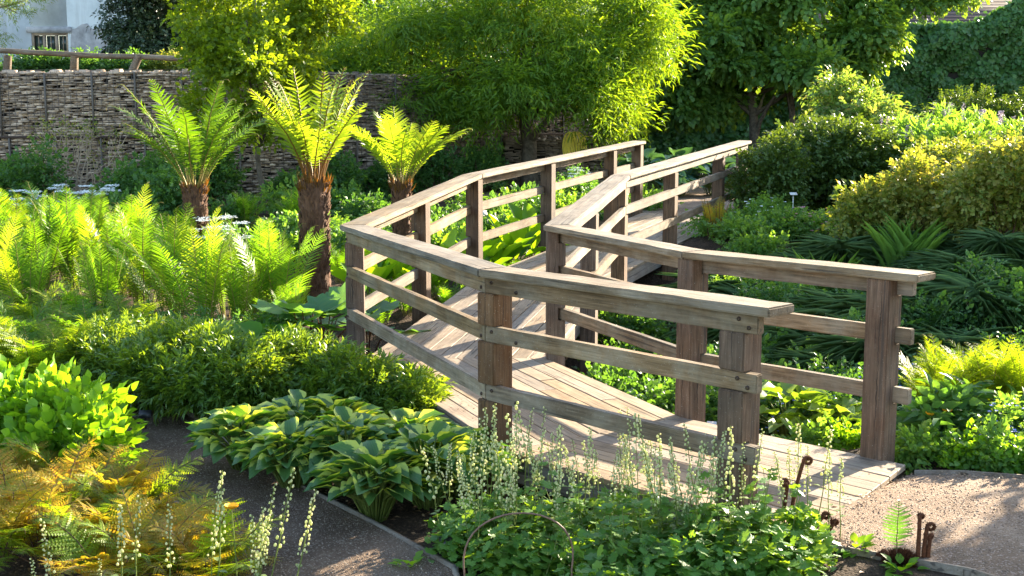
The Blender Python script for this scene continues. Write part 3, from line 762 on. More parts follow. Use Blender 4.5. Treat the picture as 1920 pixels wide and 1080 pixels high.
# ------------------------------------------------------------ trees
SW = spray(LANCE, 14, .26, .022, 55, .3, droop=.22, seed=1)
SW2 = spray(LANCE, 14, .24, .024, 60, .45, droop=.42, seed=2)
SM = spray(OVATE, 9, .26, .10, 60, .55, droop=.2, seed=3)
SB = spray(OVATE, 10, .30, .12, 55, .4, droop=.3, seed=4, flat=1)
SR = spray(RHOMB, 12, .22, .07, 55, .5, droop=.1, seed=5)
SL = spray(LANCE, 9, .42, .06, 42, .35, droop=.1, seed=6)
def limbs(mb, base, top, targets, r0, n=7, fork=.35):
    base, top = np.asarray(base, float), np.asarray(top, float)
    k = 9; t = np.linspace(0, 1, k)[:, None]
    wob = np.cumsum(rng.normal(0, .02, (k, 3)), 0) * np.array([1, 1, 0]) * np.linalg.norm(top - base)
    ax = base + (top - base) * t + wob * .5
    tube(mb, ax, r0 * (1 - .75 * t[:, 0]) + r0 * .35 * np.exp(-t[:, 0] * 18), n)
    for q in targets:
        q = np.asarray(q, float); s_ = rng.uniform(fork, .95); i = int(s_ * (k - 1)); a = ax[i]
        m = (a + q) / 2 + np.array([0, 0, .12 * np.linalg.norm(q - a)]) + rng.normal(0, .06, 3)
        tt = np.linspace(0, 1, 7)[:, None]; P = (1 - tt) ** 2 * a + 2 * tt * (1 - tt) * m + tt ** 2 * q
        P = P + rng.normal(0, .02, P.shape)
        tube(mb, P, np.linspace(r0 * (.5 - .25 * s_), r0 * .04 + .004, 7), 5)
def tree(name, label, base, top, r0, blobs, n, T, size, leaf, bark, group=None, cat='tree', nsub=6, flat=.8, sub=.4, **kw):
    b0 = np.asarray(base, float); t = thing(name, label, cat, b0, 0, group)
    mb = MB(); limbs(mb, (0, 0, -.15), np.asarray(top) - b0, [np.array(b[:3]) - b0 for b in blobs], r0); link('trunk', mb.data('trunk', bark, True), t)
    mb = MB(); B = [q for i, b in enumerate(blobs) for q in blobset(np.array(b[:3]) - b0, b[3:], nsub, sub, i, flat, .95)]
    Ts = T if isinstance(T, list) else [T]
    for T_ in Ts: foliage(mb, B, n // len(Ts), T_, size, **kw)
    link('crown', mb.data('crown', leaf), t)
    return t
def pb(u, v, Y, ru, rv, ry):
    """blob from pixel centre / pixel radii at distance Y"""
    p = at(u, v, Y); return (*p, ru / FPX * Y, ry, rv / FPX * Y)
# big feathery tree behind the bridge
bt = gat(994, 25); W_ = [pb(880, 40, 25, 130, 60, 1.5), pb(1010, 30, 24.4, 150, 60, 1.5), pb(1150, 60, 25, 95, 80, 1.4), pb(1190, 20, 25.4, 60, 50, 1.0), pb(760, 70, 25.5, 110, 55, 1.5), pb(690, 140, 25.6, 90, 60, 1.3),
  pb(1040, 120, 23.8, 90, 50, 1.2), pb(940, 150, 24, 100, 50, 1.2), pb(1120, 130, 24.2, 90, 55, 1.2), pb(1165, 170, 24.6, 50, 80, 1.0), pb(840, 175, 24.8, 110, 42, 1.3), pb(740, 170, 25.5, 90, 40, 1.2),
  pb(900, 200, 24, 60, 28, .8), pb(1095, 180, 23.8, 62, 32, 1.0), pb(1135, 218, 24, 42, 32, .8), pb(1000, 140, 24, 60, 24, .9), pb(860, 215, 24.3, 40, 20, .7), pb(1210, 100, 25, 40, 60, .8), pb(990, -35, 25, 240, 40, 2.2), pb(1120, 90, 26.5, 100, 90, 1.2), pb(880, 110, 26.8, 150, 80, 1.2),
  pb(640, 60, 26, 60, 50, 1.2), pb(640, 130, 26, 55, 50, 1.0)]
tree('feathery_tree', 'big feathery bright green tree with drooping narrow leaves behind the bridge', bt, at(985, -40, 25), .19, W_, 6600, [SW, SW2], .66, F['willow'], F['bark'], nsub=9, flat=.5, sub=.3, droop=.32, jit=.45, rmin=.3, low=-.6)
# yellow-green small tree
M_ = [pb(470, 60, 20, 110, 70, 1.0), pb(400, 20, 20.5, 90, 50, .9), pb(560, 20, 20.5, 90, 50, .9), pb(400, 120, 20, 60, 50, .8), pb(500, 140, 19.6, 70, 60, .9), pb(450, 210, 19.8, 60, 50, .7), pb(370, 85, 20, 40, 30, .5), pb(560, 110, 20.4, 50, 50, .7),
  pb(520, 230, 19.9, 50, 45, .6), pb(385, 190, 20.2, 45, 40, .5), pb(600, 40, 20.6, 60, 40, .7), pb(480, -50, 20.4, 150, 60, 1.2), pb(545, 180, 20.2, 38, 40, .5)]
tree('small_maple_tree', 'slender yellow-green leafy tree with thin trunk in front of gabion wall', gat(503, 20), at(470, 40, 20), .055, M_, 3100, SM, .27, F['maple'], F['bark'], nsub=9, flat=.6, jit=.6, rmin=.2)
# broad-leaved tree at right with several trunks
B_ = [pb(1300, 60, 32.94, 80, 55, 1.61), pb(1440, 40, 32.33, 110, 60, 1.72), pb(1580, 50, 32.33, 90, 55, 1.61), pb(1260, 130, 33.43, 55, 50, 1.15), pb(1350, 130, 32.94, 80, 40, 1.38), pb(1500, 110, 31.72, 90, 45, 1.26), pb(1600, 110, 32.09, 60, 40, 1.03),
  pb(1270, 195, 33.67, 70, 35, 1.15), pb(1360, 190, 33.43, 45, 35, 0.92), pb(1440, -30, 32.94, 240, 40, 2.0), pb(1640, 85, 32.45, 35, 40, 0.69), pb(1560, 160, 32.09, 50, 30, 0.8), pb(1730, -5, 32.7, 60, 18, 0.8), pb(1800, -12, 32.7, 40, 12, 0.57), pb(1230, 60, 34.16, 40, 60, 1.03), pb(1440, 170, 34.77, 200, 50, 0.69)]
bb = gat(1420, 33); bt2 = tree('broad_leaved_tree', 'spreading broad-leaved tree with dark leaning trunks at upper right', bb, at(1410, 20, 33), .17, B_, 10500, SB, .42, F['broad'], F['bark'], nsub=8, sub=.32, flat=.6, jit=.4, rmin=.3, droop=.25, upface=1.4)
b2 = gat(1462, 32.6); mb = MB(); limbs(mb, b2 - bb + [0, 0, -.15], at(1490, 60, 32.5) - bb, [at(u, v, 32.3) - bb for u, v in ((1540, 60), (1510, 20), (1440, 90))], .13)
limbs(mb, b2 - bb + [.1, .1, -.1], at(1560, 40, 32.2) - bb, [], .09)
link('trunk', mb.data('trunk', F['bark'], True), bt2)
# dark evergreen in front of the building
H_ = [pb(290, 50, 30, 80, 70, 1.5), pb(250, 30, 30, 55, 50, 1.2), pb(330, 90, 30, 80, 40, 1.2), pb(235, 85, 30, 45, 25, .8), pb(310, -20, 30, 90, 60, 1.6), pb(270, 100, 29.6, 60, 22, .8), pb(380, 50, 30.5, 70, 80, 1.2)]
tree('evergreen_tree', 'dark glossy evergreen tree standing against the pale building', (*at(300, 120, 30)[:2], TZ), at(300, 10, 30), .16, H_, 3600, SR, .42, F['holly'], F['bark'], jit=.6, rmin=.3)
# overhanging branch top left
tb = (*at(-110, 120, 28)[:2], TZ); tree('pine_tree', 'pale needled branches reaching in at the top left corner', tb, at(-90, -60, 28),   .14, [pb(10, 5, 28, 50, 8, .3), pb(30, 25, 28, 32, 6, .3), pb(-20, 62, 28, 32, 16, .4), pb(-60, -20, 28, 60, 40, .8), pb(48, 0, 28, 24, 8, .3)], 420, SW, .35, F['lightshrub'], F['twig'], jit=.4, droop=0)
# ivy wall
def ivy_wall():
    A, B = at(1190, 100, 38), at(2200, 100, 39); A, B = A[:2], B[:2]; d = B - A; ln = np.linalg.norm(d); ang = math.atan2(d[1], d[0])
    t = thing('ivy_wall', 'garden wall completely covered in green climber, rising towards the right', 'wall', (*A, 0), ang)
    def top(x):
        u = 1190 + x / ln * 1010
        v = np.interp(u, [1190, 1670, 1812, 1850, 1900, 2000], [70, 56, 54, 36, 4, -30]); return CAMH + (222 - v) * 38.4 / FPX
    xs = np.linspace(0, ln, 40); mb = MB(); V = []
    for x in xs: V += [(x, .0, .2), (x, .0, top(x) - .2), (x, .4, top(x) - .2), (x, .4, .2)]
    Fc = []
    for i in range(39):
        for j in range(3): Fc.append((4 * i + j, 4 * i + j + 1, 4 * i + j + 5, 4 * i + j + 4))
    mb.add(V, Fc); link('masonry', mb.data('masonry', M['darkback']), t)
    mb = MB(); n = 60000; x = rng.uniform(0, ln, n); tp = np.array([top(a) for a in xs]); tp = np.interp(x, xs, tp)
    z = .5 + (tp + .12 - .5) * rng.random(n) ** .9
    bumpy = .28 * np.sin(x * 2.3 + np.sin(z * 2) * 1.5) * np.sin(z * 3.1 + x) + .1 * np.sin(x * 5.1 - z * 6.3)
    P = np.stack([x, -.22 - bumpy + rng.normal(0, .06, n), z + rng.normal(0, .03, n)], -1)
    D = np.stack([rng.normal(0, .8, n), rng.normal(-.4, .4, n), rng.normal(-.7, .5, n)], -1); U = np.stack([rng.normal(0, .6, n), -np.ones(n), .5 + rng.normal(0, .6, n)], -1)
    s_ = rng.uniform(.11, .19, n); grow(mb, P, D, U, s_, s_ * .45, OVATE)
    link('climber_leaves', mb.data('climber_leaves', F['ivy']), t)
ivy_wall()
# garden hose coil on a post
hp = gat(1072, 25, 0); t = thing('garden_hose', 'coiled yellow hose hanging on a short post behind the bridge', 'hose', hp)
mb = MB()
hz = at(1070, 250, 25)[2] - hp[2]
for k in range(9):
    a = np.linspace(0, 2 * math.pi, 20); o_ = (k - 4) * .028
    tube(mb, np.stack([o_ + .11 * np.sin(a) * (1 + .04 * k), -.12 - .01 * (k % 3) + .03 * np.cos(a), hz - .26 + .27 * np.cos(a) + .02 * math.sin(k * 2)], -1), .012, 6)
a = np.linspace(0, math.pi * 1.1, 14); tube(mb, np.stack([.28 - .16 * np.cos(a), np.full(14, -.1), hz - .22 + .16 * np.sin(a)], -1), .012, 6)
link('coil', mb.data('coil', F['hose'], True), t)
mb = MB(); box(mb, (0, 0, hz / 2 - .1), (.1, .1, hz + .25)); link('post', mb.data('post', M['post']), t)

# ------------------------------------------------------------ shrubs and perennials
def clump(name, label, cat, pos, r, n, T, size, leaf, k=7, stem=None, group=None, seed=0, sub=.5, lift=.5, flat=1.0, **kw):
    """bushy plant: thing > foliage, stems. r=(rx,ry,rz); rests on the ground"""
    pos = np.asarray(pos, float); t = thing(name, label, cat, pos, 0, group)
    c = (0, 0, r[2] * lift * .95); B = blobset(c, (r[0], r[1], r[2] * .5), k, sub, seed, flat)
    mb = MB()
    Ts = T if isinstance(T, list) else [T]
    for T_ in Ts: foliage(mb, B, n // len(Ts), T_, size, **kw)
    for i, v in enumerate(mb.v): v[:, 2] = np.maximum(v[:, 2], -.03 + .02 * (v[:, 2] + .03))
    link('foliage', mb.data('foliage', leaf), t)
    if stem is not None:
        mb = MB()
        for b in B: tube(mb, [(b[0] * .15, b[1] * .15, -.05), (b[0] * .5, b[1] * .5, b[2] * .6), (b[0], b[1], b[2] + b[5] * .5)], [.014, .01, .004], 5)
        link('stems', mb.data('stems', stem), t)
    return t
def dots(mb, P, r, mi=0):
    """tiny five-petalled flowers"""
    n = len(P); th = rng.uniform(0, 6, n)
    for k in range(5):
        a = th + k * 1.2566; D = np.stack([np.cos(a), np.sin(a), np.full(n, .1)], -1)
        grow(mb, P, D, np.tile([0, -.5, 1.], (n, 1)) + rng.normal(0, .3, (n, 3)), r, r * .45, RHOMB, mi)
# dark yew-like mound by the end of the right balustrade
p = gat(1550, 18.2); clump('mounded_shrub', 'dense dark mounded shrub with yellower leaves beside the far handrail end', 'shrub', p, (1.18, .95, 1.36), 6400, SR, .26, F['yew'], 12, F['dead'], None, 3, .55, .5, rmin=.55, jit=.5, upface=.6, droop=-.25)
p = gat(1450, 17.2); clump('mounded_shrub', 'smaller dark bushy shrub touching the far end of the handrail', 'shrub', p, (.42, .45, 1.15), 2200, SR, .22, F['yew'], 7, F['dead'], None, 9, .55, .5, rmin=.5, jit=.5, upface=.6, droop=-.25)
p = gat(1580, 23); clump('pale_shrub', 'light green shrub with reddish young tips in front of the tree', 'shrub', p, (1.0, .9, 1.9), 2300, SR, .34, F['lightshrub'], 14, F['twig'], None, 4, .38, .62, rmin=.3, jit=.6, droop=0)
p = gat(1850, 24); clump('clipped_hedge', 'low yellow-topped hedge in front of the ivy wall', 'hedge', p, (1.5, .7, 1.9), 4200, SR, .22, F['yew'], 14, None, None, 5, .5, .6, rmin=.5, droop=-.5, jit=.4)
p = gat(2080, 23.5); clump('clipped_hedge', 'end of the yellow-topped hedge at the right edge', 'hedge', p, (1.5, .7, 1.95), 2600, SR, .22, F['yew'], 14, None, None, 6, .5, .6, rmin=.5, droop=-.5, jit=.4)
gr = 'tall fresh green perennials behind the golden shrub'
for i, (u, Y, rz) in enumerate(((1690, 20.5, .8), (1745, 21, .95), (1800, 20, .85), (1860, 19, .8), (1920, 19, .75), (1720, 18, .65), (1640, 19.5, .6), (1780, 17.5, .6))):
    t = clump('perennial_clump', 'tall fresh green perennial clump with dull pink spikes behind the golden shrub', 'perennial', gat(u, Y), (.5, .45, rz * 1.5), 720, SL, .3, F['peren'], 6, None, gr, 20 + i, .55, .55, droop=-.3, jit=.5)
    mb = MB()
    for q in range(7):
        x, y = rng.normal(0, .25, 2); z = rz * 1.6; n = 26
        dots(mb, np.stack([x + rng.normal(0, .012, n), y + rng.normal(0, .012, n), z + np.linspace(0, .2, n)], -1), .02)
    link('flower_spikes', mb.data('flower_spikes', F['lilac']), t)
gr = 'golden twiggy shrub mass on the right bank'
for i, (u, Y, r_, lab) in enumerate(((1640, 14.6, (.55, .5, .85), 'golden-leaved twiggy shrub nearest the bridge on the right bank'), (1760, 14.2, (.7, .6, 1.05), 'golden-leaved twiggy shrub with orange tips, middle of the right bank mass'), (1870, 13.6, (.7, .6, 1.15), 'golden-leaved twiggy shrub at the right edge above strappy leaves'), (1960, 14.5, (.6, .6, 1.3), 'tallest golden-leaved shrub cut off by the right edge'), (1800, 16, (.8, .6, 1.15), 'golden-leaved shrub at the back of the right bank mass'))):
    clump('golden_shrub', lab, 'shrub', gat(u, Y), r_, 1300, [SR, SM], .22, F['yellow'], 16, F['dead'], gr, 40 + i, .34, .6, rmin=.2, jit=.7, droop=-.2)
# strappy clumps: one arching tuft
def tuft(name, label, cat, pos, rad_, hgt_, n, wid, leaf, group=None, data=None, rz=0, sc=1.0):
    if data is None:
        mb = MB(); a = rng.uniform(0, 6.283, n); el = rng.uniform(.3, 1.2, n)
        D = np.stack([np.cos(a) * np.cos(el), np.sin(a) * np.cos(el), np.sin(el)], -1); U = np.stack([-np.cos(a) * np.sin(el), -np.sin(a) * np.sin(el), np.cos(el)], -1)
        P = np.stack([rng.normal(0, .06, n), rng.normal(0, .06, n), np.full(n, -.02)], -1)
        grow(mb, P, D, U, rad_ * rng.uniform(.6, 1.15, n), wid * rng.uniform(.7, 1.2, n), STRAP); data = mb.data('leaves', leaf)
    t = thing(name, label, cat, pos, rz, group, sc); link('leaves', data, t); return data
gr = 'dark arching strap-leaved clumps on the shaded bank'
sdat = []
k_ = 0
for (u, Y) in ((1330, 13.2), (1400, 12.6), (1470, 12.9), (1540, 12.2), (1600, 13.2), (1660, 12.4), (1720, 13), (1790, 12.2), (1860, 12.8), (1920, 12), (1440, 11.4), (1520, 11.0), (1590, 11.3), (1660, 11), (1740, 11.2), (1820, 10.8), (1890, 11.1), (1400, 10.3), (1480, 10.1), (1560, 10.0), (1640, 10.1), (1860, 9.8), (1925, 10.0), (1780, 9.9), (1500, 13.9), (1580, 14.0), (1700, 13.8), (1380, 11.8)):
    j = k_ % 3; p = gat(u + rng.normal(0, 6), Y); sc = float(rng.uniform(.6, 1.05)); lab = 'dark arching strap-leaved clump on the shaded bank right of the bridge'
    if k_ < 3: sdat.append(tuft('strap_leaf_clump', lab, 'perennial', p, .62, .5, 480, .0046, F['strap'], gr, None, 0, sc))
    else: tuft('strap_leaf_clump', lab, 'perennial', p, 0, 0, 0, 0, F['strap'], gr, sdat[j], float(rng.uniform(0, 6)), sc)
    k_ += 1
for lab, u, Y in (('upright bright green iris-like tuft on the bank below the golden shrub', 1530, 13.0), ('tall grassy tuft standing against the golden shrub', 1690, 13.2)):
    mb = MB(); n = 90; a = rng.uniform(0, 6.28, n); el = rng.uniform(1.1, 1.5, n); D = np.stack([np.cos(a) * np.cos(el), np.sin(a) * np.cos(el), np.sin(el)], -1); U = np.stack([-np.cos(a) * np.sin(el), -np.sin(a) * np.sin(el), np.cos(el)], -1)
    grow(mb, rng.normal(0, .07, (n, 3)) * [1, 1, .1], D, U, .75 * rng.uniform(.6, 1.1, n), .012, blade([0, .3, .6, .85, 1], [.8, 1, .8, .4, 0], .3, .25, 0, 0))
    t = thing('grass_tuft', lab, 'grass clump', gat(u, Y)); link('leaves', mb.data('leaves', F['peren']), t)
for i, (u, Y, m_) in enumerate(((1370, 13.4, 'peren'), (1450, 12.2, 'dark'), (1560, 11.6, 'dark'), (1630, 10.5, 'dark'), (1700, 12.0, 'dark'), (1840, 11.6, 'dark'), (1500, 10.4, 'peren'), (1760, 10.5, 'dark'), (1900, 10.6, 'dark'), (1420, 11.0, 'dark'), (1610, 12.6, 'dark'), (1510, 12.6, 'peren'))):
    clump('bank_perennial', 'leafy green plant between strap-leaved clumps, ' + ORD[i if i < 11 else -1] + ' by list' if False else 'leafy green plant growing among the strap-leaved clumps on the bank', 'perennial', gat(u, Y), (.34, .3, .42), 340, [SR, SM], .16, F[m_], 7, None, 'leafy plants among the strap-leaved clumps', 400 + i, .5, .5, jit=.6, droop=-.2)
# forget-me-nots
def flowerclump(name, label, cat, pos, r, n, leaf, T, size, fl, nf, fr, group=None, seed=0, hz_=1.0, top=.04):
    t = clump(name, label, cat, pos, r, n, T, size, leaf, 6, None, group, seed, .55, .5, droop=-.1, jit=.6)
    mb = MB(); d = rdir(nf); d[:, 2] = abs(d[:, 2]); P = d * np.array([r[0], r[1], r[2] * 1.05]) * rng.uniform(.75, 1.1, (nf, 1)); P[:, 2] += top
    dots(mb, P, fr); link('flowers', mb.data('flowers', fl), t); return t
gr = 'blue forget-me-nots drifting along the bank'
for i, (u, Y) in enumerate(((1500, 9.3), (1560, 9.6), (1620, 9.2), (1450, 9.0), (1740, 9.2), (1800, 9.4), (1860, 9.6), (1920, 9.7), (1600, 10.6), (1830, 9.9), (1570, 8.9))):
    flowerclump('forget_me_not', 'low forget-me-not plant with tiny blue flowers on the shaded bank', 'flowering plant', gat(u, Y), (.3, .28, .3), 260, F['dark'], SR, .17, F['blue'], 150, .0155, gr, 60 + i)

# ------------------------------------------------------------ ferns
def pinna(n=7, w=.16, teeth=.35, curve=.15):
    st = np.linspace(0, 1, n * 2 + 1); wd = [w * (1 - u) ** .55 * (1 - teeth * (i % 2)) for i, u in enumerate(st)]
    wd[0] = w * .6; wd[-1] = 0
    V, UV = [], []
    for u, h in zip(st, wd):
        for s_ in (-1, 1): V.append((u, s_ * h, -curve * u * u)); UV.append((u, s_))
    Fc = [(2 * i, 2 * i + 2, 2 * i + 3, 2 * i + 1) for i in range(len(st) - 1)]
    return np.array(V, float), np.array(Fc), np.array(UV, float)
PIN = pinna()
def lacy(n=9, w=.2):
    t = np.linspace(.06, .97, n); P, D, U, L_ = [], [], [], []
    for u in t:
        for s_ in (-1, 1):
            P.append((u, 0, -.12 * u * u)); D.append((.55, s_, -.1)); U.append((0, 0, 1)); L_.append(w * (1 - u) ** .6 + .02)
    return compose([(P, D, U, np.array(L_), np.array(L_) * .32, RHOMB)])
LACY = lacy()
def frond(L, npair, wmax, a0, a1, T, leaf, pw=.16, ts=.14, peak=.42, fwd=20, crook=0.0, power=1.5, jit=.05, seed=0, rr=.006, droop=.1, curlpin=0.0, stalk=None):
    g = np.random.default_rng(seed); k = 26; t = np.linspace(0, 1, k)
    el = np.radians(a0 + (a1 - a0) * t ** power)
    if crook: el = el - crook * np.clip((t - .86) / .14, 0, 1) ** 1.3 * 7.5
    ds = L / (k - 1) * np.where(t > .86, 1 - .55 * bool(crook), 1)
    sway = np.cumsum(g.normal(0, .008, k)) * L * .3
    P = np.stack([np.cumsum(np.cos(el) * ds), sway, np.cumsum(np.sin(el) * ds)], -1); P -= P[0]
    Tn = unit(np.gradient(P, axis=0))
    mb = MB(); tube(mb, P, np.linspace(rr, rr * .25, k), 4, 1)
    tt = np.linspace(ts, .985, npair); PP, DD, UU, LL = [], [], [], []
    for u in tt:
        p = np.array([np.interp(u, t, P[:, j]) for j in range(3)]); tn = unit(np.array([np.interp(u, t, Tn[:, j]) for j in range(3)]))
        nrm = unit(np.cross(tn, [0, 1, 0])); nrm = nrm if nrm[2] > -5 else nrm
        x = (u - ts) / (1 - ts)
        ln = wmax * (math.sin(math.pi * min(1, (x / peak) * .5)) if x < peak else (1 - ((x - peak) / (1 - peak)) ** 1.7) * .97 + .03)
        ln = max(ln, wmax * .05) * (1 if not crook else max(.12, 1 - 1.0 * max(0, u - .72) / .28))
        for s_ in (-1, 1):
            f = rad(fwd + g.normal(0, 5) + 20 * x)
            d = tn * math.sin(f) + np.array([0, s_ * math.cos(f), 0]) - nrm * (-droop - g.normal(0, jit))
            PP.append(p); DD.append(d); UU.append(-nrm * 1.0 + tn * curlpin + g.normal(0, .12, 3)); LL.append(ln * g.uniform(.88, 1.08))
    LL = np.array(LL); grow(mb, PP, np.array(DD), -np.array(UU), LL, LL * pw / .16 if T is PIN else LL, T, 0)
    return mb.data('frond', [leaf, stalk or F['stalk']])
def place_fronds(t, meshes, n, r0, tmin=0, tmax=360, sc=(.8, 1.1), tilt=8, z=0, name='frond', lean=0, leanaz=0):
    for i in range(n):
        a = rad(tmin + (tmax - tmin) * (i + rng.uniform(-.3, .3)) / n); s_ = float(rng.uniform(*sc))
        o = link(name, meshes[int(rng.integers(len(meshes)))], t, (r0 * math.cos(a), r0 * math.sin(a), z), (rad(rng.normal(0, 5)), rad(rng.normal(0, tilt)), a), s_)
def fern(name, label, pos, meshes, n, group=None, sc=(.8, 1.1), r0=.03, tilt=8, cat='fern'):
    t = thing(name, label, cat, pos, float(rng.uniform(0, 6)), group); place_fronds(t, meshes, n, r0, sc=sc, tilt=tilt); return t

# tree ferns
def fern_trunk(h, r, lean=(0, 0)):
    mb = MB(); k = 30; t = np.linspace(0, 1, k); z = -.2 + (h + .2) * t
    n = 22; V, Fc = [], []
    for i in range(k):
        for j in range(n):
            a = j / n * 6.283; rr = r * (1.12 - .2 * t[i] + .10 * max(0, .15 - t[i]) * 6 + .07 * math.sin(t[i] * 9 + r * 40) + .05 * math.sin(a * 2 + t[i] * 5)) * (1 + rng.normal(0, .05))
            V.append((rr * math.cos(a) + lean[0] * t[i], rr * math.sin(a) + lean[1] * t[i], z[i]))
    for i in range(k - 1):
        for j in range(n): Fc.append((i * n + j, i * n + (j + 1) % n, (i + 1) * n + (j + 1) % n, (i + 1) * n + j))
    mb.add(V, Fc)
    # old frond stubs all over
    m = 900; a = rng.uniform(0, 6.283, m); zz = rng.uniform(-.1, h, m); q = (zz + .2) / (h + .2)
    P = np.stack([r * 1.02 * np.cos(a) + lean[0] * q, r * 1.02 * np.sin(a) + lean[1] * q, zz], -1)
    D = np.stack([np.cos(a) * .35, np.sin(a) * .35, np.ones(m)], -1); U = np.stack([np.cos(a), np.sin(a), np.zeros(m)], -1)
    s_ = rng.uniform(.04, .08, m); grow(mb, P, D, U, s_, s_ * .33, blade([0, .5, 1], [1, .9, .3], -.5, 0))
    return mb
def fibremat():
    m, N, L, b = nmat('fibrous_trunk')
    tc = N.new('ShaderNodeTexCoord'); g = N.new('ShaderNodeNewGeometry')
    n = noise(N, L, 30, tc.outputs['Object'], 5, .7, (1, 1, .25))
    c = ramp(N, L, n, [(.035, .016, .009), (.10, .045, .022), (.20, .10, .05)], [.35, .52, .7])
    c = mixc(N, L, math_(N, L, 'MULTIPLY', g.outputs['Random Per Island'], .6), c, (.16, .075, .035))
    L.new(c, b.inputs['Base Color']); b.inputs['Roughness'].default_value = .9; bump(N, L, n, b, 1, .03); return m
F['fibre'] = fibremat()
F['ostalk'] = leafmat('amber_stalk', [(.14, .075, .02), (.22, .12, .03)], .25, (2, 1.4, .5))
def tree_fern(label, pos, h, r, meshes, n, sc, lean=(0, 0), r0=.08, tilt=8, crownhair=80):
    t = thing('tree_fern', label, 'tree fern', pos)
    tk = link('trunk', fern_trunk(h, r, lean).data('trunk', F['fibre']), t)
    mb = MB(); m = crownhair * 3; a = rng.uniform(0, 6.283, m)
    m = m // 2; a = a[:m]; P = np.stack([r * .9 * np.cos(a) + lean[0], r * .9 * np.sin(a) + lean[1], h + rng.uniform(-.12, .0, m)], -1)
    D = np.stack([np.cos(a) * .5, np.sin(a) * .5, rng.uniform(.3, 1.2, m)], -1); grow(mb, P, D, np.stack([np.cos(a), np.sin(a), a * 0 - .2], -1), rng.uniform(.06, .16, m), .006, LANCE)
    link('crown_fibres', mb.data('crown_fibres', F['ostalk']), tk)
    for i in range(n):
        a = rad(360 * (i * .618 % 1)); s_ = float(rng.uniform(*sc))
        link('frond', meshes[i % len(meshes)], t, (r0 * math.cos(a) + lean[0], r0 * math.sin(a) + lean[1], h - .05), (rad(rng.normal(0, 6)), rad(rng.normal(0, tilt)), a), s_)
    return t
A_ = [frond(1.38, 30, .17, 82 - 5 * i, 62 - 12 * i, PIN, F['tfern'], .10, .2, .3, 10, .8, 1.4, .1, 10 + i, .011, .25, .5, F['ostalk']) for i in range(3)] + [frond(1.25, 28, .17, 66, 22, PIN, F['tfern'], .10, .2, .3, 10, .7, 1.3, .1, 14, .011, .25, .5, F['ostalk'])]
tree_fern('tallest tree fern with bare fibrous brown trunk and upright curled fronds left of the bridge', gat(594, 12.45), 1.42 + .02, .145, A_, 32, (.82, 1.12), (.02, 0), .07, 5)
B_f = [frond(1.65, 44, .2, 76 - 7 * i, 46 - 26 * i, PIN, F['dfern'], .09, .1, .4, 18, .25, 1.5, .1, 20 + i, .011, .12, .2) for i in range(3)]
tree_fern('broad dark green tree fern with short trunk in front of the gabion wall', gat(378, 15.6), at(380, 352, 15.6)[2] - gat(378, 15.6)[2], .14, B_f, 24, (.8, 1.1), (0, 0), .07, 8)
C_f = [frond(1.3, 34, .22, 72 - 6 * i, 30 - 16 * i, PIN, F['tfern'], .09, .1, .45, 22, .5, 1.5, .1, 30 + i, .009, .12, .4, F['stalk']) for i in range(3)]
tree_fern('small glowing yellow-green tree fern with thin trunk just behind the handrail', gat(757, 15), at(757, 345, 15)[2] - gat(757, 15)[2], .11, C_f, 18, (.8, 1.05), (0, 0), .05, 8)

# shuttlecock ferns
O_ = [frond(1.18, 50, .155, 86 - 1.5 * i, 78 - 11 * i, PIN, F['fern'] if i != 1 else F['fern2'], .062, .03, .55, 22, .15, 2.0, .04, 40 + i, .006, .06) for i in range(4)]
gr = 'shuttlecock ferns massed on the left bank'
for i, (u, Y, s_) in enumerate(((385, 11.0, 1.12), (330, 11.5, 1.05), (275, 12.2, 1.1), (215, 12.4, 1.1), (150, 12.8, 1.1), (90, 12.6, 1.05), (30, 12.9, 1.05), (-30, 12.4, 1.0), (460, 11.2, .85), (525, 11.4, 1.0), (495, 12.2, .95), (430, 12.4, .95), (250, 13.6, 1.1), (180, 14.2, 1.05), (110, 14.6, 1.05), (320, 13.2, 1.05), (40, 14.8, 1.0), (-10, 11.6, 1.0), (60, 11.4, .9), (200, 11.4, .8), (545, 10.9, .6), (140, 13.2, 1.0))):
    lab = {0: 'tall isolated shuttlecock fern with long ribbed fronds, front middle of the left fern bank', 9: 'glowing shuttlecock fern immediately left of the tall tree fern trunk', 8: 'lower lit shuttlecock fern between the tallest one and the tree fern'}.get(i, 'yellow-green shuttlecock fern in the dense left bank')
    fern('shuttlecock_fern', lab, gat(u, Y), O_, 13, gr, (s_ * .8, s_ * 1.15), .06, 7)
for lab, u, Y, s_ in (('short pale yellow shuttlecock fern in front of the tall ones', 300, 10.0, .5), ('tiny upright fern beside the lime big leaves', 437, 10.1, .3)):
    fern('young_fern', lab, gat(u, Y), [O_[1]], 11, None, (s_ * .85, s_ * 1.1), .04, 14)
# lacy ferns
Y_ = [frond(.62, 20, .14, 72, 10 - 10 * i, LACY, F['fern2'] if i else F['fern'], .16, .12, .35, 20, .2, 1.3, .12, 50 + i, .004, .05) for i in range(3)]
gr = 'lacy yellow-green ferns at the left edge'
for i, (u, Y) in enumerate(((40, 10.2), (110, 10.0), (180, 10.1), (240, 10.4), (80, 10.8), (160, 10.8), (10, 9.6), (-30, 10.4), (60, 9.4), (130, 9.5), (0, 11.0))):
    fern('lacy_fern', 'lacy yellow-green fern in front of the shuttlecock ferns at left', gat(u, Y), Y_, 19, gr, (1.0, 1.45), .04, 14)
OR = [frond(.56, 18, .15, 66, 5 - 12 * i, LACY, F['orange'] if i != 1 else F['fern2'], .16, .15, .3, 18, .2, 1.3, .15, 60 + i, .004, .05, 0, F['dead']) for i in range(4)]
gr = 'orange and yellow ferns in the left foreground'
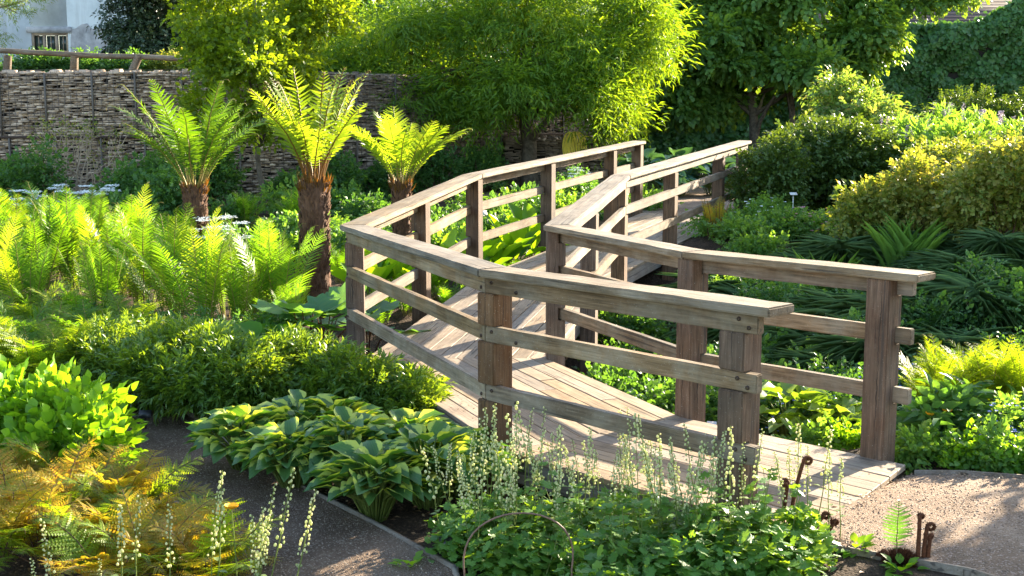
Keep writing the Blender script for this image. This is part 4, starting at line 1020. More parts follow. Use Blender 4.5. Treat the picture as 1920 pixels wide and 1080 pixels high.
for i, (u, Y) in enumerate(((40, 7.0), (120, 7.1), (10, 6.4), (90, 6.5), (170, 6.7), (230, 6.6), (60, 6.0), (150, 6.1), (220, 6.1), (290, 6.2), (260, 5.7), (190, 5.6), (320, 5.7), (-20, 6.0), (380, 5.6))):
    lab = {5: 'orange fern reaching highest over the side path', 9: 'orange-brown fern arching over the path edge'}.get(i, 'golden orange lacy fern in the left foreground')
    fern('orange_fern', lab, gat(u, Y), OR, 15, gr, (.7, 1.1), .04, 16)
RB = [frond(.66, 24, .105, 80, 30 - 12 * i, LACY, F['fern2'], .16, .08, .4, 22, .2, 1.6, .08, 70 + i, .004, .05) for i in range(3)]
for lab, u, Y, s_ in (('bright yellow-green fern right of the nearest tall post', 1760, 8.15, .95), ('large bright fern at the right edge above the dark-leaved plant', 1855, 8.2, 1.0), ('bright fern cut off by the right picture edge', 1930, 8.0, .9)):
    fern('bright_fern', lab, gat(u, Y), RB, 26, None, (s_ * .95, s_ * 1.25), .05, 9)
GM = [frond(.5, 26, .1, 80, 50 - 15 * i, PIN, F['fern'], .09, .1, .4, 22, .3, 1.6, .06, 75 + i, .004, .05) for i in range(2)]
for lab, u, Y, s_ in (('small sunlit fern seen between the rails left of the second post', 715, 12.4, 1.1), ('small sunlit fern behind the bottom rail near the corner post', 765, 13.0, 1.0), ('vivid green fern against the deck edge between the rails', 850, 13.0, 1.1), ('vivid green fern tips behind the left rails', 820, 13.8, 1.0), ('young fern with curled tips beside the deck edge', 945, 15.0, .95), ('fern behind the tallest tree fern trunk', 640, 15.0, 1.2), ('green fern below the terrace wall left of the thin tree', 470, 18, 1.5), ('green fern below the wall right of the thin tree', 560, 18, 1.5), ('lime fern seen below the far end of the right handrail', 1225, 12.6, .7), ('small lime fern in the hollow beside the deck', 1265, 12.0, .6)):
    fern('green_fern', lab, gat(u, Y), GM, 14, None, (s_ * .8, s_ * 1.1), .04, 10)
OB = [frond(.42, 26, .05, 86, 74, PIN, F['orange'], .13, .2, .4, 15, .3, 1.4, .1, 80, .005, .05, 0, F['dead'])]
fern('russet_fern', 'small upright russet orange fern above the right handrail', gat(1334, 16.0), OB, 15, None, (1.1, 1.5), .09, 6)

# ------------------------------------------------------------ big-leaved clumps
def hosta(name, label, pos, R, H, n, leafL, leafW, T, leaf, group=None, stalk=None, upright=0.0, cat='hosta', wob=.15):
    t = thing(name, label, cat, pos, 0, group)
    rho = R * np.sqrt(rng.uniform(.0, 1, n)) * .8; a = np.arange(n) * 2.39996 + rng.normal(0, .2, n)
    rho = np.sort(rho)[::-1]
    q = rho / R; z = H * (1 - .7 * q ** 2) * rng.uniform(.8, 1.05, n)
    el = .6 + upright - .8 * q + rng.normal(0, wob, n); a2 = a + rng.normal(0, .25, n)
    P = np.stack([rho * np.cos(a), rho * np.sin(a), z], -1)
    D = np.stack([np.cos(a2) * np.cos(el), np.sin(a2) * np.cos(el), np.sin(el)], -1)
    U = np.stack([-np.cos(a2) * np.sin(el), -np.sin(a2) * np.sin(el), np.cos(el)], -1) + rng.normal(0, .22, (n, 3))
    L = leafL * rng.uniform(.75, 1.15, n); mb = MB(); grow(mb, P, D, U, L, L * leafW, T); link('leaves', mb.data('leaves', leaf, True), t)
    mb = MB()
    for p, d in zip(P, D): m = p * [.5, .5, .5]; tube(mb, [(p[0] * .15, p[1] * .15, -.05), m + [0, 0, .03], p + d * .01], [.006, .006, .004], 4)
    link('leaf_stalks', mb.data('leaf_stalks', stalk or F['stem']), t); return t
HB = blade([0, .06, .18, .34, .52, .7, .86, 1], [.2, .62, .93, 1, .88, .6, .26, 0], .7, .3, .018, .16)
HL = {0: 'leftmost variegated hosta clump, overhanging the side path', 1: 'variegated hosta clump at the back, against the lance-leaved bush', 4: 'lowest variegated hosta clump in the foreground beside the path edging', 7: 'variegated hosta clump at the foot of the front corner post'}
for i, (u, Y, R, H) in enumerate(((455, 7.55, .36, .36), (560, 7.75, .36, .40), (545, 7.1, .34, .36), (650, 7.15, .38, .40), (700, 6.55, .36, .36), (800, 6.75, .38, .40), (630, 7.7, .32, .38), (860, 7.0, .30, .36), (770, 7.3, .34, .38))):
    hosta('variegated_hosta', HL.get(i, 'variegated hosta clump with yellow-edged dark leaves in the middle of the mass'), gat(u, Y), R * .92, H * .98, 84, .165, .42, HB, F['hosta'], 'yellow-edged hostas below the bridge')
for lab, u, Y, R, H, n in (('lime hosta clump lit by the sun under the near right balustrade', 1480, 8.75, .38, .34, 34), ('second lime hosta clump beside the tall near post', 1560, 8.55, .3, .28, 26)):
    hosta('lime_hosta', lab, gat(u, Y), R, H, n, .22, .34, HB, F['limehosta'])
for lab, u, Y, R, H in (('leftmost lime big-leaved clump above the lance-leaved bushes', 420, 10.0, .3, .3), ('lime big-leaved clump beside the teal lobed leaves', 500, 9.9, .32, .34)):
    hosta('big_leaved_clump', lab, gat(u, Y), R, H, 26, .24, .4, HB, F['bright'])
for i, (u, Y, R, H) in enumerate(((1205, 23, .55, .7), (1265, 22.6, .65, .75), (1330, 22.9, .6, .65), (1235, 21.9, .5, .5), (1380, 23.2, .45, .5))):
    hosta('blue_hosta', ['large blue-green hosta nearest the feathery tree', 'largest blue-green hosta behind the bridge end', 'blue-green hosta on the right of the shaded mass', 'front blue-green hosta spilling over the path', 'small blue-green hosta touching the dark mounded shrub'][i], gat(u, Y), R, H, 46, .36, .42, HB, F['bluehosta'])
PD = blade([0, .12, .25, .42, .62, .82, .94, 1], [.1, .14, .5, .9, 1, .85, .45, 0], .3, .3, .01, .1)
for i, (u, Y) in enumerate(((830, 14.2), (880, 14.6), (925, 15.2), (965, 15.6), (995, 16.2), (700, 13.6), (760, 13.9))):
    t = hosta('skunk_cabbage', ['upright paddle-leaved plant between the first two far posts', 'sunlit paddle-leaved plant beside the bend in the far handrail', 'paddle-leaved plant with dark broad leaves in the hollow left of the deck', 'paddle-leaved plant touching the deck edge', 'small bright paddle-leaved plant near the third far post', 'paddle-leaved plant seen through the rails behind the corner post', 'paddle-leaved plant under the small tree fern'][i], gat(u, Y), .22, .12, 12, .62, .17, PD, F['bright'], None, None, .75, 'perennial', .2)
for lab, u, Y, n in (('big teal lobed leaves on red stalks left of the corner post', 612, 10.6, 9), ('lobed leaf plant seen through the lowest rails', 690, 11.1, 5), ('low lobed leaves in front of the tree fern trunk', 575, 10.4, 6)):
    hosta('giant_rhubarb', lab, gat(u, Y), .32, .48, n, .36, .85, LOBED, F['rheum'], None, F['fiddle'], .1, 'perennial', .25)

# ------------------------------------------------------------ bushes left of the bridge
for i, (u, Y, r_, lab) in enumerate(((235, 9.5, (.45, .42, .52), 'leftmost lance-leaved green bush behind the bright-leaved plant'), (330, 9.3, (.5, .45, .6), 'lance-leaved green bush beside the side path, in the shade'), (440, 9.0, (.52, .45, .6), 'biggest sunlit lance-leaved bush above the hostas'), (560, 9.1, (.45, .4, .52), 'lance-leaved bush in front of the lime big leaves'), (650, 8.9, (.42, .4, .5), 'lance-leaved bush between the corner posts'), (745, 8.75, (.36, .34, .42), 'small lance-leaved bush pushed against the lowest rail'))):
    clump('lance_leaved_bush', lab, 'bush', gat(u, Y), (r_[0] * 1.08, r_[1] * 1.08, r_[2] * .95), 2300, SL, .135, F['bush'], 14, F['dead'], 'lance-leaved bushes left of the bridge', 80 + i, .42, .55, droop=-.35, jit=.5, rmin=.5)
for i, (u, Y, r_, lab) in enumerate(((0, 7.9, (.36, .34, .44), 'bright lime-leaved plant at the left edge'), (75, 7.8, (.32, .3, .36), 'bright lime-leaved plant in the middle of its patch'), (150, 7.45, (.24, .22, .26), 'lowest bright lime-leaved plant beside the path'))):
    clump('lime_leaved_plant', lab, 'perennial', gat(u, Y), r_, 420, SM, .25, F['bright'], 8, F['stem'], None, 90 + i, .45, .55, droop=-.3, jit=.5, upface=1.5)

for i, (u, Y) in enumerate(((-20, 10.6), (50, 10.5), (350, 10.6), (410, 10.5), (480, 10.6), (540, 10.3), (300, 10.7), (230, 11.0), (150, 11.2))):
    clump('filler_plant', 'dark leafy plant filling the foot of the left fern bank', 'perennial', gat(u, Y), (.36, .3, .3), 420, [SR, SL], .15, F['dark'], 7, None, 'dark leafy plants at the foot of the ferns', 450 + i, .5, .5, jit=.6)
for i, (u, Y) in enumerate(((250, 19.6), (310, 20.2), (420, 20.4), (560, 21), (640, 22), (100, 19.8), (20, 20.4), (720, 23), (330, 18.2), (250, 17.4), (900, 24), (820, 23.6))):
    clump('wall_foot_plant', 'green plant growing at the foot of the gabion wall', 'perennial', gat(u, Y), (.5, .35, .6 + .2 * (i % 3)), 420, [SR, SM], .24, F['dark'], 8, F['dead'], 'plants along the foot of the gabion wall', 470 + i, .48, .5, jit=.6, droop=-.2)
# ------------------------------------------------------------ mid-ground perennials left of and behind the bridge
gr = 'low green perennials between the bridge and the wall'
for i, (u, Y) in enumerate(((620, 17), (680, 16.5), (690, 18.5), (740, 18), (800, 18.5), (860, 17.6), (900, 19), (950, 18.4), (1000, 19.6), (1040, 18.6), (1080, 20.5), (450, 16.5), (520, 16.2), (560, 17), (420, 18), (820, 16.2), (780, 16.8), (900, 16.8), (960, 17.4), (1110, 19.6), (640, 19.5), (560, 19.6))):
    clump('low_perennial', 'low green leafy perennial in the bed between the bridge and the wall', 'perennial', gat(u, Y), (.5, .4, .34), 380, [SR, SM], .22, F['dark'] if i % 3 else F['peren'], 6, None, gr, 110 + i, .5, .5, droop=-.1, jit=.6)
gr = 'white umbel flowers in the far left bed'
for i, (u, Y) in enumerate(((20, 16.6), (70, 17.2), (110, 16.4), (0, 15.4), (150, 17.6), (405, 15.6), (430, 15.2), (1090, 21.6), (-20, 17.6), (200, 17.8))):
    t = clump('umbel_plant', 'ferny plant carrying flat white flower heads in the far left bed' if i not in (5, 6, 7) else ['flat white flower heads right of the broad tree fern', 'lower white flower heads right of the broad tree fern', 'white flowering plant beyond the far handrail'][i - 5], 'flowering plant', gat(u, Y), (.38, .34, .5), 300, SR, .2, F['dark'], 6, None, gr, 140 + i, .5, .5)
    mb = MB()
    for q in range(8):
        c = np.array([rng.normal(0, .2), rng.normal(0, .18), rng.uniform(.45, .72)]); n = 60; a = rng.uniform(0, 6.28, n); rr = .11 * np.sqrt(rng.random(n))
        dots(mb, c + np.stack([rr * np.cos(a), rr * np.sin(a), rng.normal(0, .008, n)], -1), .014)
    link('flower_heads', mb.data('flower_heads', F['white']), t)
gr = 'leafy green plants in the hollow right of the deck'
for i, (u, Y) in enumerate(((1170, 11.6), (1210, 10.8), (1250, 10.4), (1230, 11.6), (1285, 9.9), (1200, 9.9), (1330, 9.6), (1240, 9.3), (1400, 9.4), (1380, 10.4), (1430, 9.7), (1150, 10.4), (1180, 12.6))):
    clump('hollow_plant', 'bushy green plant in the shaded hollow right of the deck', 'perennial', gat(u, Y), (.34, .3, .42), 420, SM, .17, F['dark'], 7, F['dead'], gr, 170 + i, .5, .55, jit=.6)
gr = 'low leafy cover beside the far path'
for i, (u, Y) in enumerate(((1390, 15.6), (1430, 15), (1360, 14.6), (1460, 16), (1410, 16.6), (1350, 16.2), (1220, 19.8), (1175, 21), (1130, 22.5))):
    clump('ground_cover', 'low light green leafy plant beside the far gravel path', 'perennial', gat(u, Y), (.4, .36, .22), 380, SM, .15, F['peren'], 6, None, gr, 190 + i, .5, .5)
for lab, u, Y, fl in (('white-flowered plant right of the russet fern', 1400, 16.2, 'white'), ('second white-flowered plant below the mounded shrub', 1440, 16.4, 'white'), ('dusky pink flowered clump above the strap leaves', 1485, 16.0, 'pink'), ('pink flowers beside the golden shrub', 1525, 15.8, 'pink')):
    flowerclump('flowering_clump', lab, 'flowering plant', gat(u, Y), (.26, .24, .34), 300, F['peren'], SR, .17, F[fl], 40, .026, None, 210 + int(u), 1, .08)
gr = 'lilac catmint behind the bridge end'
for i, (u, Y) in enumerate(((1300, 25), (1350, 25), (1400, 24.6), (1250, 25.6))):
    flowerclump('catmint', 'hazy lilac catmint clump in the shade behind the blue hostas', 'flowering plant', gat(u, Y), (.6, .4, .5), 420, F['dark'], SR, .25, F['lilac'], 150, .03, gr, 230 + i, 1, .1)
t = flowerclump('reddish_plant', 'low plant with rusty red leaves by the third far post', 'perennial', gat(1075, 18.2), (.3, .26, .2), 260, F['orange'], SR, .16, F['pink'], 20, .02)
# bare twiggy shrub against the gabion wall
def twigs(name, label, pos, h, n, leafy):
    t = thing(name, label, 'shrub', pos); mb = MB(); tips = []
    def grow_(p, d, L, r, lev):
        q = p + d * L; m = (p + q) / 2 + rng.normal(0, .05 * L, 3); tube(mb, [p, m, q], [r * 1.3, r * 1.1, r * .8], 4)
        if lev == 0: tips.append(q); return
        for _ in range(int(rng.integers(2, 4))): grow_(q, unit(d + rng.normal(0, .5, 3) + [0, 0, .1]), L * rng.uniform(.55, .8), r * .55, lev - 1)
    for i in range(n): grow_(np.array([rng.normal(0, .15), rng.normal(0, .1), -.05]), unit(np.array([rng.normal(0, .45), rng.normal(0, .3), 1.])), h * .42, .016, 3)
    link('twigs', mb.data('twigs', F['twig']), t)
    P = np.array(tips); P = P[rng.integers(len(P), size=leafy)] + rng.normal(0, .06, (leafy, 3)); m2 = MB(); grow(m2, P, rdir(leafy), rdir(leafy), rng.uniform(.03, .07, leafy), .014, RHOMB)
    link('leaves', m2.data('leaves', F['yellow']), t)
F['twig'] = plain('pale_twig2', (.42, .32, .22), .85, .2)
twigs('twiggy_shrub', 'sparse pale twiggy shrub in front of the gabion wall at left', gat(150, 20.6), 1.5, 8, 700)
twigs('twiggy_shrub', 'smaller bare twiggy shrub in front of the gabion wall', gat(205, 20.3), .9, 5, 120)
# terrace planting
gr = 'low shrubs along the terrace behind the rail'
for i, u in enumerate((30, 75, 110, 165, 210, 240, 290, 330, 380, 430, 480, 540, 600, 660, 720)):
    x = at(u, 120, 24.2 + i * .12); x[2] = TZ
    clump('terrace_plant', 'yellow-lit leafy plant behind the terrace rail' if 250 < u < 350 else 'green leafy plant behind the terrace rail', 'perennial', x, (.38, .35, .3 + .1 * (i % 2)), 380, SR, .26, F['yellow'] if 250 < u < 350 else F['dark'], 6, None, gr, 250 + i, .5, .5, droop=-.4)  # yellow light on some plants is put into their golden leaf colour
for i, (u, v, Y, r_) in enumerate(((620, 60, 32, 1.6), (560, 90, 31, 1.3), (700, 110, 31, 1.5), (680, 20, 33, 1.5))):
    x = at(u, v, Y); tree('terrace_tree', ['golden green tree in front of the cottage wall', 'leafy young tree beside the evergreen', 'dark leafy tree behind the feathery tree', 'tall pale tree at the top, left of the feathery tree'][i], (x[0], x[1], TZ), x + [0, 0, .3], .09, blobset(x, (r_, 1.2, 1.2), 8, .5, i), 1100, SM, .4, F['maple'] if i != 2 else F['dark'], F['bark'], None, 'tree', jit=.6)
# trees standing outside the frame to the right that shade the bank and the gravel
tree('round_tree', 'small round tree just outside the right side of the view', (8.2, 15.6, .8), (8.2, 15.6, 2.6), .09, blobset((8.2, 15.6, 2.0), (.95, 1.0, .9), 12, .5, 5), 2000, SB, .38, F['broad'], F['bark'], jit=.5)
tree('tall_bush', 'tall bush at the gravel edge outside the right side of the view', (6.25, 8.9, 0), (6.25, 8.9, 1.8), .05, blobset((6.25, 8.9, 1.25), (.8, .8, 1.2), 10, .5, 6), 2600, SB, .3, F['broad'], F['bark'], None, 'bush', jit=.5)

# ------------------------------------------------------------ right foreground edge plants
LP = spray(LANCE, 7, .6, .12, 70, .2, droop=.1, seed=9)
clump('dark_leaved_plant', 'dark glossy hand-leaved plant in front of the bright fern', 'perennial', gat(1775, 7.65), (.33, .28, .2), 120, LP, .2, F['dark'], 8, F['stem'], None, 300, .5, .6, droop=0, upface=1.6)
clump('dark_leaved_plant', 'dark hand-leaved plant under the right edge fern', 'perennial', gat(1880, 7.6), (.28, .25, .18), 80, LP, .19, F['dark'], 7, F['stem'], None, 301, .5, .6, droop=0, upface=1.6)
for i, (u, Y, lab) in enumerate(((1750, 7.25, 'small lime leafy plant at the gravel edge beside the dark-leaved plant'), (1820, 7.1, 'lime leafy plant spilling over the gravel edging'), (1890, 7.0, 'lime yellow leafy plant at the right picture edge'), (1600, 8.1, 'small lime leafy plant at the foot of the tall near post'), (1540, 8.15, 'small bright leafy plant beside the deck under the rail'), (1955, 6.95, 'lime leafy plant just cut by the right edge'))):
    clump('edge_plant', lab, 'perennial', gat(u, Y), (.2, .16, .11), 170, SM, .14, F['bright'] if i % 2 else F['peren'], 6, None, None, 310 + i, .5, .5, upface=1.5)
flowerclump('pale_flowered_plant', 'pale blue and white flowered stems above the lime plants at right', 'flowering plant', gat(1895, 7.3), (.16, .15, .32), 60, F['peren'], SR, .15, F['blue'], 50, .014)
def poppy(lab, base, top):
    base, top = np.array(base), np.array(top); t = thing('yellow_poppy', lab, 'flower', base); q = top - base
    mb = MB(); tube(mb, [(0, 0, -.03), q * .5 + [.01, 0, 0], q], [.0035, .003, .0025], 5); link('stem', mb.data('stem', F['stem']), t)
    mb = MB(); n = 5; a = np.arange(n) * 1.2566; D = np.stack([np.cos(a), np.sin(a), a * 0 + .35], -1)
    grow(mb, np.tile(q, (n, 1)), D, np.tile([0, 0, 1.], (n, 1)), .036, .026, blade([0, .3, .6, .85, 1], [.2, .9, 1, .8, .3], .3, -.3)); link('petals', mb.data('petals', F['yel']), t)
poppy('yellow poppy on a thin stem rising from the orange ferns', gat(430, 5.3), at(434, 955, 5.3))
poppy('yellow flower on the left above the dark-leaved plant', gat(1742, 7.5), at(1745, 779, 7.45))
poppy('yellow flower on the right above the dark-leaved plant', gat(1782, 7.6), at(1776, 773, 7.55))

# ------------------------------------------------------------ flower spikes
def spike_mesh(h, seed, dens=30, br=.0056):
    g = np.random.default_rng(seed); mb = MB(); k = 9; t = np.linspace(0, 1, k)
    P = np.stack([np.cumsum(np.cumsum(g.normal(0, .0025, k))), np.cumsum(g.normal(0, .004, k)), t * h], -1)
    tube(mb, P, np.linspace(.0034, .0014, k), 4)
    s_ = MB(); m = dens; u = np.linspace(.52, .995, m) ** .9; a = np.arange(m) * 2.4
    c = np.stack([np.interp(u, t, P[:, 0]), np.interp(u, t, P[:, 1]), u * h], -1)
    a = a + g.normal(0, .5, m); u = np.clip(u + g.normal(0, .008, m), 0, 1); off = np.stack([np.cos(a), np.sin(a), a * 0 - .2], -1) * (.006 + .016 * (1.05 - u) * 1.6)[:, None]
    r = br * (1.5 - u * .7) * g.uniform(.7, 1.2, m)
    for i in range(m):
        q = c[i] + off[i]; s = 6; V = [q + [0, 0, r[i] * 1.1]]
        for zz, rr in ((.5, .8), (-.4, 1.0), (-1.1, .75)):
            V += [q + np.array([math.cos(j) * rr, math.sin(j) * rr, zz]) * r[i] for j in np.arange(s) * 1.0472]
        Fc = [(0, 1 + j, 1 + (j + 1) % s) for j in range(s)]; s_.add(V, Fc); Fq = [(1 + 6 * l + j, 1 + 6 * (l + 1) + j, 1 + 6 * (l + 1) + (j + 1) % s, 1 + 6 * l + (j + 1) % s) for l in range(2) for j in range(s)]
        s_.f[4].append(np.array(Fq) + s_.n - len(V)); s_.m[4].append(np.zeros(len(Fq), int))
    # a few small leaves low on the stem
    n = 3; D = np.stack([np.cos(np.arange(n) * 2.1), np.sin(np.arange(n) * 2.1), np.full(n, .3)], -1); grow(mb, np.stack([np.zeros(n), np.zeros(n), g.uniform(.1, .5, n) * h], -1), D, np.tile([0, 0, 1.], (n, 1)), .04, .016, OVATE)
    return mb.data('stem', F['stem']), s_.data('bells', F['bell'], True)
SPK = [spike_mesh(.62, 1), spike_mesh(.56, 2, 38), spike_mesh(.66, 3, 24), spike_mesh(.6, 4, 44, .0055), spike_mesh(.58, 5, 20, .0075), spike_mesh(.64, 6, 30, .005)]
def spike(base, top, label, group, j):
    base, top = np.array(base), np.array(top); d = top - base; L = np.linalg.norm(d); h = (.62, .56, .66, .6, .58, .64)[j]
    t = thing('flower_spike', label, 'flower', base, 0, group); t.scale = (1.0 * (L / h) ** .4, 1.0 * (L / h) ** .4, L / h)
    t.rotation_euler = Vector(d).to_track_quat('Z', 'Y').to_euler()
    link('stem', SPK[j][0], t); link('bells', SPK[j][1], t)
gr = 'cream bell flower spikes in the left foreground'
lab = 'tall cream bell flower spike at the bottom left'
for i, (ub, u, v) in enumerate(((88, 86, 968), (205, 218, 945), (240, 247, 930), (300, 322, 948), (388, 414, 880), (385, 396, 920), (470, 482, 966), (462, 492, 948), (455, 518, 902), (470, 551, 882), (520, 592, 915), (172, 178, 1050), (60, 66, 1043), (455, 505, 955))):
    Y = 5.05 + .06 * (i % 3); lb = {9: 'tallest cream flower spike leaning right over the side path', 10: 'rightmost cream flower spike leaning over the side path', 0: 'lone cream flower spike near the bottom left corner'}.get(i, lab)
    spike(gat(ub, Y), at(u, v, Y + .02), lb, gr, i % 3)
gr = 'cream bell flower spikes in front of the bridge'
g = np.random.default_rng(77); lab = 'slender cream bell flower spike in front of the bridge deck'
for i in range(92):
    q = (i + .5) / 92; u = 850 + 540 * q ** 1.25 + g.normal(0, 14) if i % 5 else g.uniform(1150, 1590)
    Y = g.uniform(5.65, 6.5) if u < 1250 else g.uniform(5.45, 5.95)
    b_ = gat(u, Y); hh = g.uniform(.45, .72) if u < 1100 else g.uniform(.42, .68)
    if u > 1430: hh *= .9
    spike(b_, b_ + [g.normal(0, .06), g.normal(0, .04), hh], lab, gr, i % len(SPK))
for u, v, Y, lb in ((1372, 800, 5.35, 'thick pale flower spike standing directly in front of the near left post'), (910, 765, 6.4, 'tallest cream flower spike at the foot of the front corner post'), (1580, 860, 5.6, 'far right flower spike over the end of the deck'), (1558, 850, 5.6, 'second flower spike over the end of the deck')):
    spike(gat(u + 6, Y), at(u, v, Y), lb, gr, 1)
# leafy mass below the spikes
gr = 'lobed green foliage along the bottom of the picture'
for i, (u, Y, r_) in enumerate(((900, 6.1, .26), (960, 6.2, .28), (1030, 6.0, .28), (1100, 6.1, .28), (1180, 5.9, .28), (1250, 5.7, .3), (1320, 5.55, .3), (1390, 5.5, .28), (1450, 5.45, .24), (960, 5.6, .22), (1040, 5.6, .24), (1150, 5.4, .28), (1230, 5.2, .3), (1310, 5.1, .3), (1390, 5.1, .28), (1120, 5.0, .24), (1470, 5.1, .2), (1510, 5.35, .16), (1330, 5.3, .26), (880, 5.85, .2))):
    t = clump('lobed_leaf_plant', 'lobed green leafy plant massed below the flower spikes', 'perennial', gat(u, Y), (r_, r_ * .8, .3 if u > 1100 else .22), 10, LOBED, .05, F['gera'], 6, None, gr, 330 + i, .5, .5)
    n = 360; P = rdir(n); P[:, 2] = abs(P[:, 2]); P = P * [r_ * 1.1, r_ * .9, .31 if u > 1100 else .26] * (rng.random((n, 1)) ** .4); a = rng.uniform(0, 6.28, n)
    D = np.stack([np.cos(a), np.sin(a), rng.normal(0, .25, n)], -1); mb = MB(); s_ = rng.uniform(.022, .058, n); grow(mb, P, D, np.stack([rng.normal(0, .5, n), rng.normal(0, .5, n), np.ones(n)], -1), s_, s_, LOBED)
    link('lobed_leaves', mb.data('lobed_leaves', F['gera']), t)
for i, (u, Y) in enumerate(((930, 5.9), (1010, 5.9), (1090, 5.75), (1170, 5.6), (1240, 5.5), (1300, 5.45), (1360, 5.35), (1420, 5.4), (1480, 5.3), (1060, 5.4), (1200, 5.3))):
    b_ = gat(u, Y); t = thing('leafy_stem', 'upright leafy green stem standing above the lobed foliage in front of the bridge', 'plant', b_, float(rng.uniform(0, 6)), 'upright leafy stems in front of the bridge')
    mb = MB(); m2 = MB()
    for q in range(5):
        h_ = rng.uniform(.3, .48); d = np.array([rng.normal(0, .1), rng.normal(0, .1), h_]); o_ = np.array([rng.normal(0, .06), rng.normal(0, .06), 0]); tube(mb, [o_, o_ + d * .5 + [.01, 0, 0], o_ + d], [.003, .0025, .0015], 4)
        k = 9; f_ = rng.uniform(.35, 1, k)[:, None]; a = rng.uniform(0, 6.28, k); grow(m2, o_ + d * f_, np.stack([np.cos(a), np.sin(a), rng.uniform(0, .5, k)], -1), np.tile([0, 0, 1.], (k, 1)) + rng.normal(0, .3, (k, 3)), rng.uniform(.03, .06, k), rng.uniform(.03, .05, k), LOBED)
    link('stems', mb.data('stems', F['stem']), t); link('leaves', m2.data('leaves', F['gera']), t)
for lab, u, Y in (('small weed with light leaves beside the path edging', 765, 5.75), ('tiny seedling on the bare soil near the fern crown', 1615, 5.5), ('low leafy sprig beside the hairy fern crown', 1705, 5.25), ('small green leaves at the left path corner', 440, 5.2), ('small green plant under the left flower spikes', 400, 5.3), ('green leaves between orange ferns and path', 360, 5.9)):
    n = 30; a = rng.uniform(0, 6.28, n); el = rng.uniform(0, 1, n); D = np.stack([np.cos(a) * np.cos(el), np.sin(a) * np.cos(el), np.sin(el)], -1)
    t = thing('small_plant', lab, 'plant', gat(u, Y)); mb = MB(); grow(mb, D * .04 * rng.uniform(.3, 1.6, (n, 1)) * [1.3, 1.3, 1], D, np.tile([0, 0, 1.], (n, 1)) - D * .2, .06, .02, OVATE); link('leaves', mb.data('leaves', F['bright']), t)

# hairy croziers
def crozier(h, curl, lean=(.0, .0), r=.009, turns=1.6):
    t = np.linspace(0, 1, 14); P = [np.array([lean[0] * q * q, lean[1] * q, h * q]) for q in t]
    c = P[-1] + np.array([curl, 0, 0]); m = 24
    for k in range(1, m + 1):
        f = k / m; a = math.pi - f * turns * 2 * math.pi; rr = curl * (1 - .78 * f); P.append(c + np.array([rr * math.cos(a), 0, rr * math.sin(a)]) + [0, .002 * k, 0])
    P = np.array(P); mb = MB(); tube(mb, P, np.concatenate([np.linspace(r * 1.25, r, 14), np.linspace(r, r * .55, m)]), 7)
    n = 500; i = rng.integers(0, len(P), n); d = rdir(n); grow(mb, P[i] + rng.normal(0, .002, (n, 3)), d, rdir(n), .014, .0012, RHOMB)
    return mb.data('crozier', F['fiddle'])
def crown(lab, pos, specs, frondspec=None, hair=True):
    t = thing('crozier_fern', lab, 'fern', pos); mb = MB()
    n = 1500; d = rdir(n); d[:, 2] = abs(d[:, 2]); grow(mb, d * [.07, .06, .05] * rng.random((n, 1)) ** .3, d, rdir(n), .03, .003, RHOMB)
    link('hairy_crown', mb.data('hairy_crown', F['fiddle']), t)
    for (x, h, c, lean, rz) in specs: link('crozier', crozier(h, c, lean), t, (x, 0, 0), (0, 0, rz))
    if frondspec: link('frond', frond(.34, 20, .075, 88, 84, PIN, F['dark'], .12, .2, .35, 5, .1, 1.4, .05, 5, .003, .03, 0, F['dead']), t, (frondspec, -.02, 0), (0, 0, rad(80)))
crown('hairy brown fern crown with one green frond and curled croziers on bare soil', gat(1705, 5.35), [(.075, .22, .012, (0, 0), 0), (.10, .17, .022, (.01, 0), 0), (.12, .12, .016, (.01, 0), .5), (-.07, .05, .015, (-.01, 0), 2)], -.03)
crown('cluster of tall brown spiral croziers in front of the deck end', gat(1475, 5.6), [(.03, .43, .024, (.06, 0), 0), (.0, .33, .016, (-.02, 0), 3), (-.12, .2, .012, (-.06, 0), 2.6), (.14, .16, .02, (.05, 0), 0), (.2, .12, .018, (.05, 0), .3)])
# willow hoop
hb = gat(970, 5.0); t = np.linspace(0, 1, 22); pl_ = at(872, 1075, 5.0) - hb; pr_ = at(1075, 1075, 4.9) - hb; ap = at(958, 962, 5.0) - hb
P = [];
for q in t: a = math.pi * (1 - q); x = (pl_[0] + pr_[0]) / 2 + (pr_[0] - pl_[0]) / 2 * math.cos(a) * (1 + .04 * math.sin(a)); P.append((x + .02 * math.sin(a * 2), .04 * math.cos(a), pl_[2] - .0 + (ap[2] - pl_[2]) * math.sin(a) ** .9))
P = [(P[0][0] - .01, .04, -.1)] + P + [(P[-1][0] + .02, -.04, -.1)]
mb = MB(); tube(mb, P, .004, 7); tag(link('willow_hoop', mb.data('willow_hoop', plain('willow_rod', (.17, .10, .07), .6, .3, 25, .3), True), None, hb), 'bent brown willow hoop stuck in the soil at the bottom centre', 'hoop')
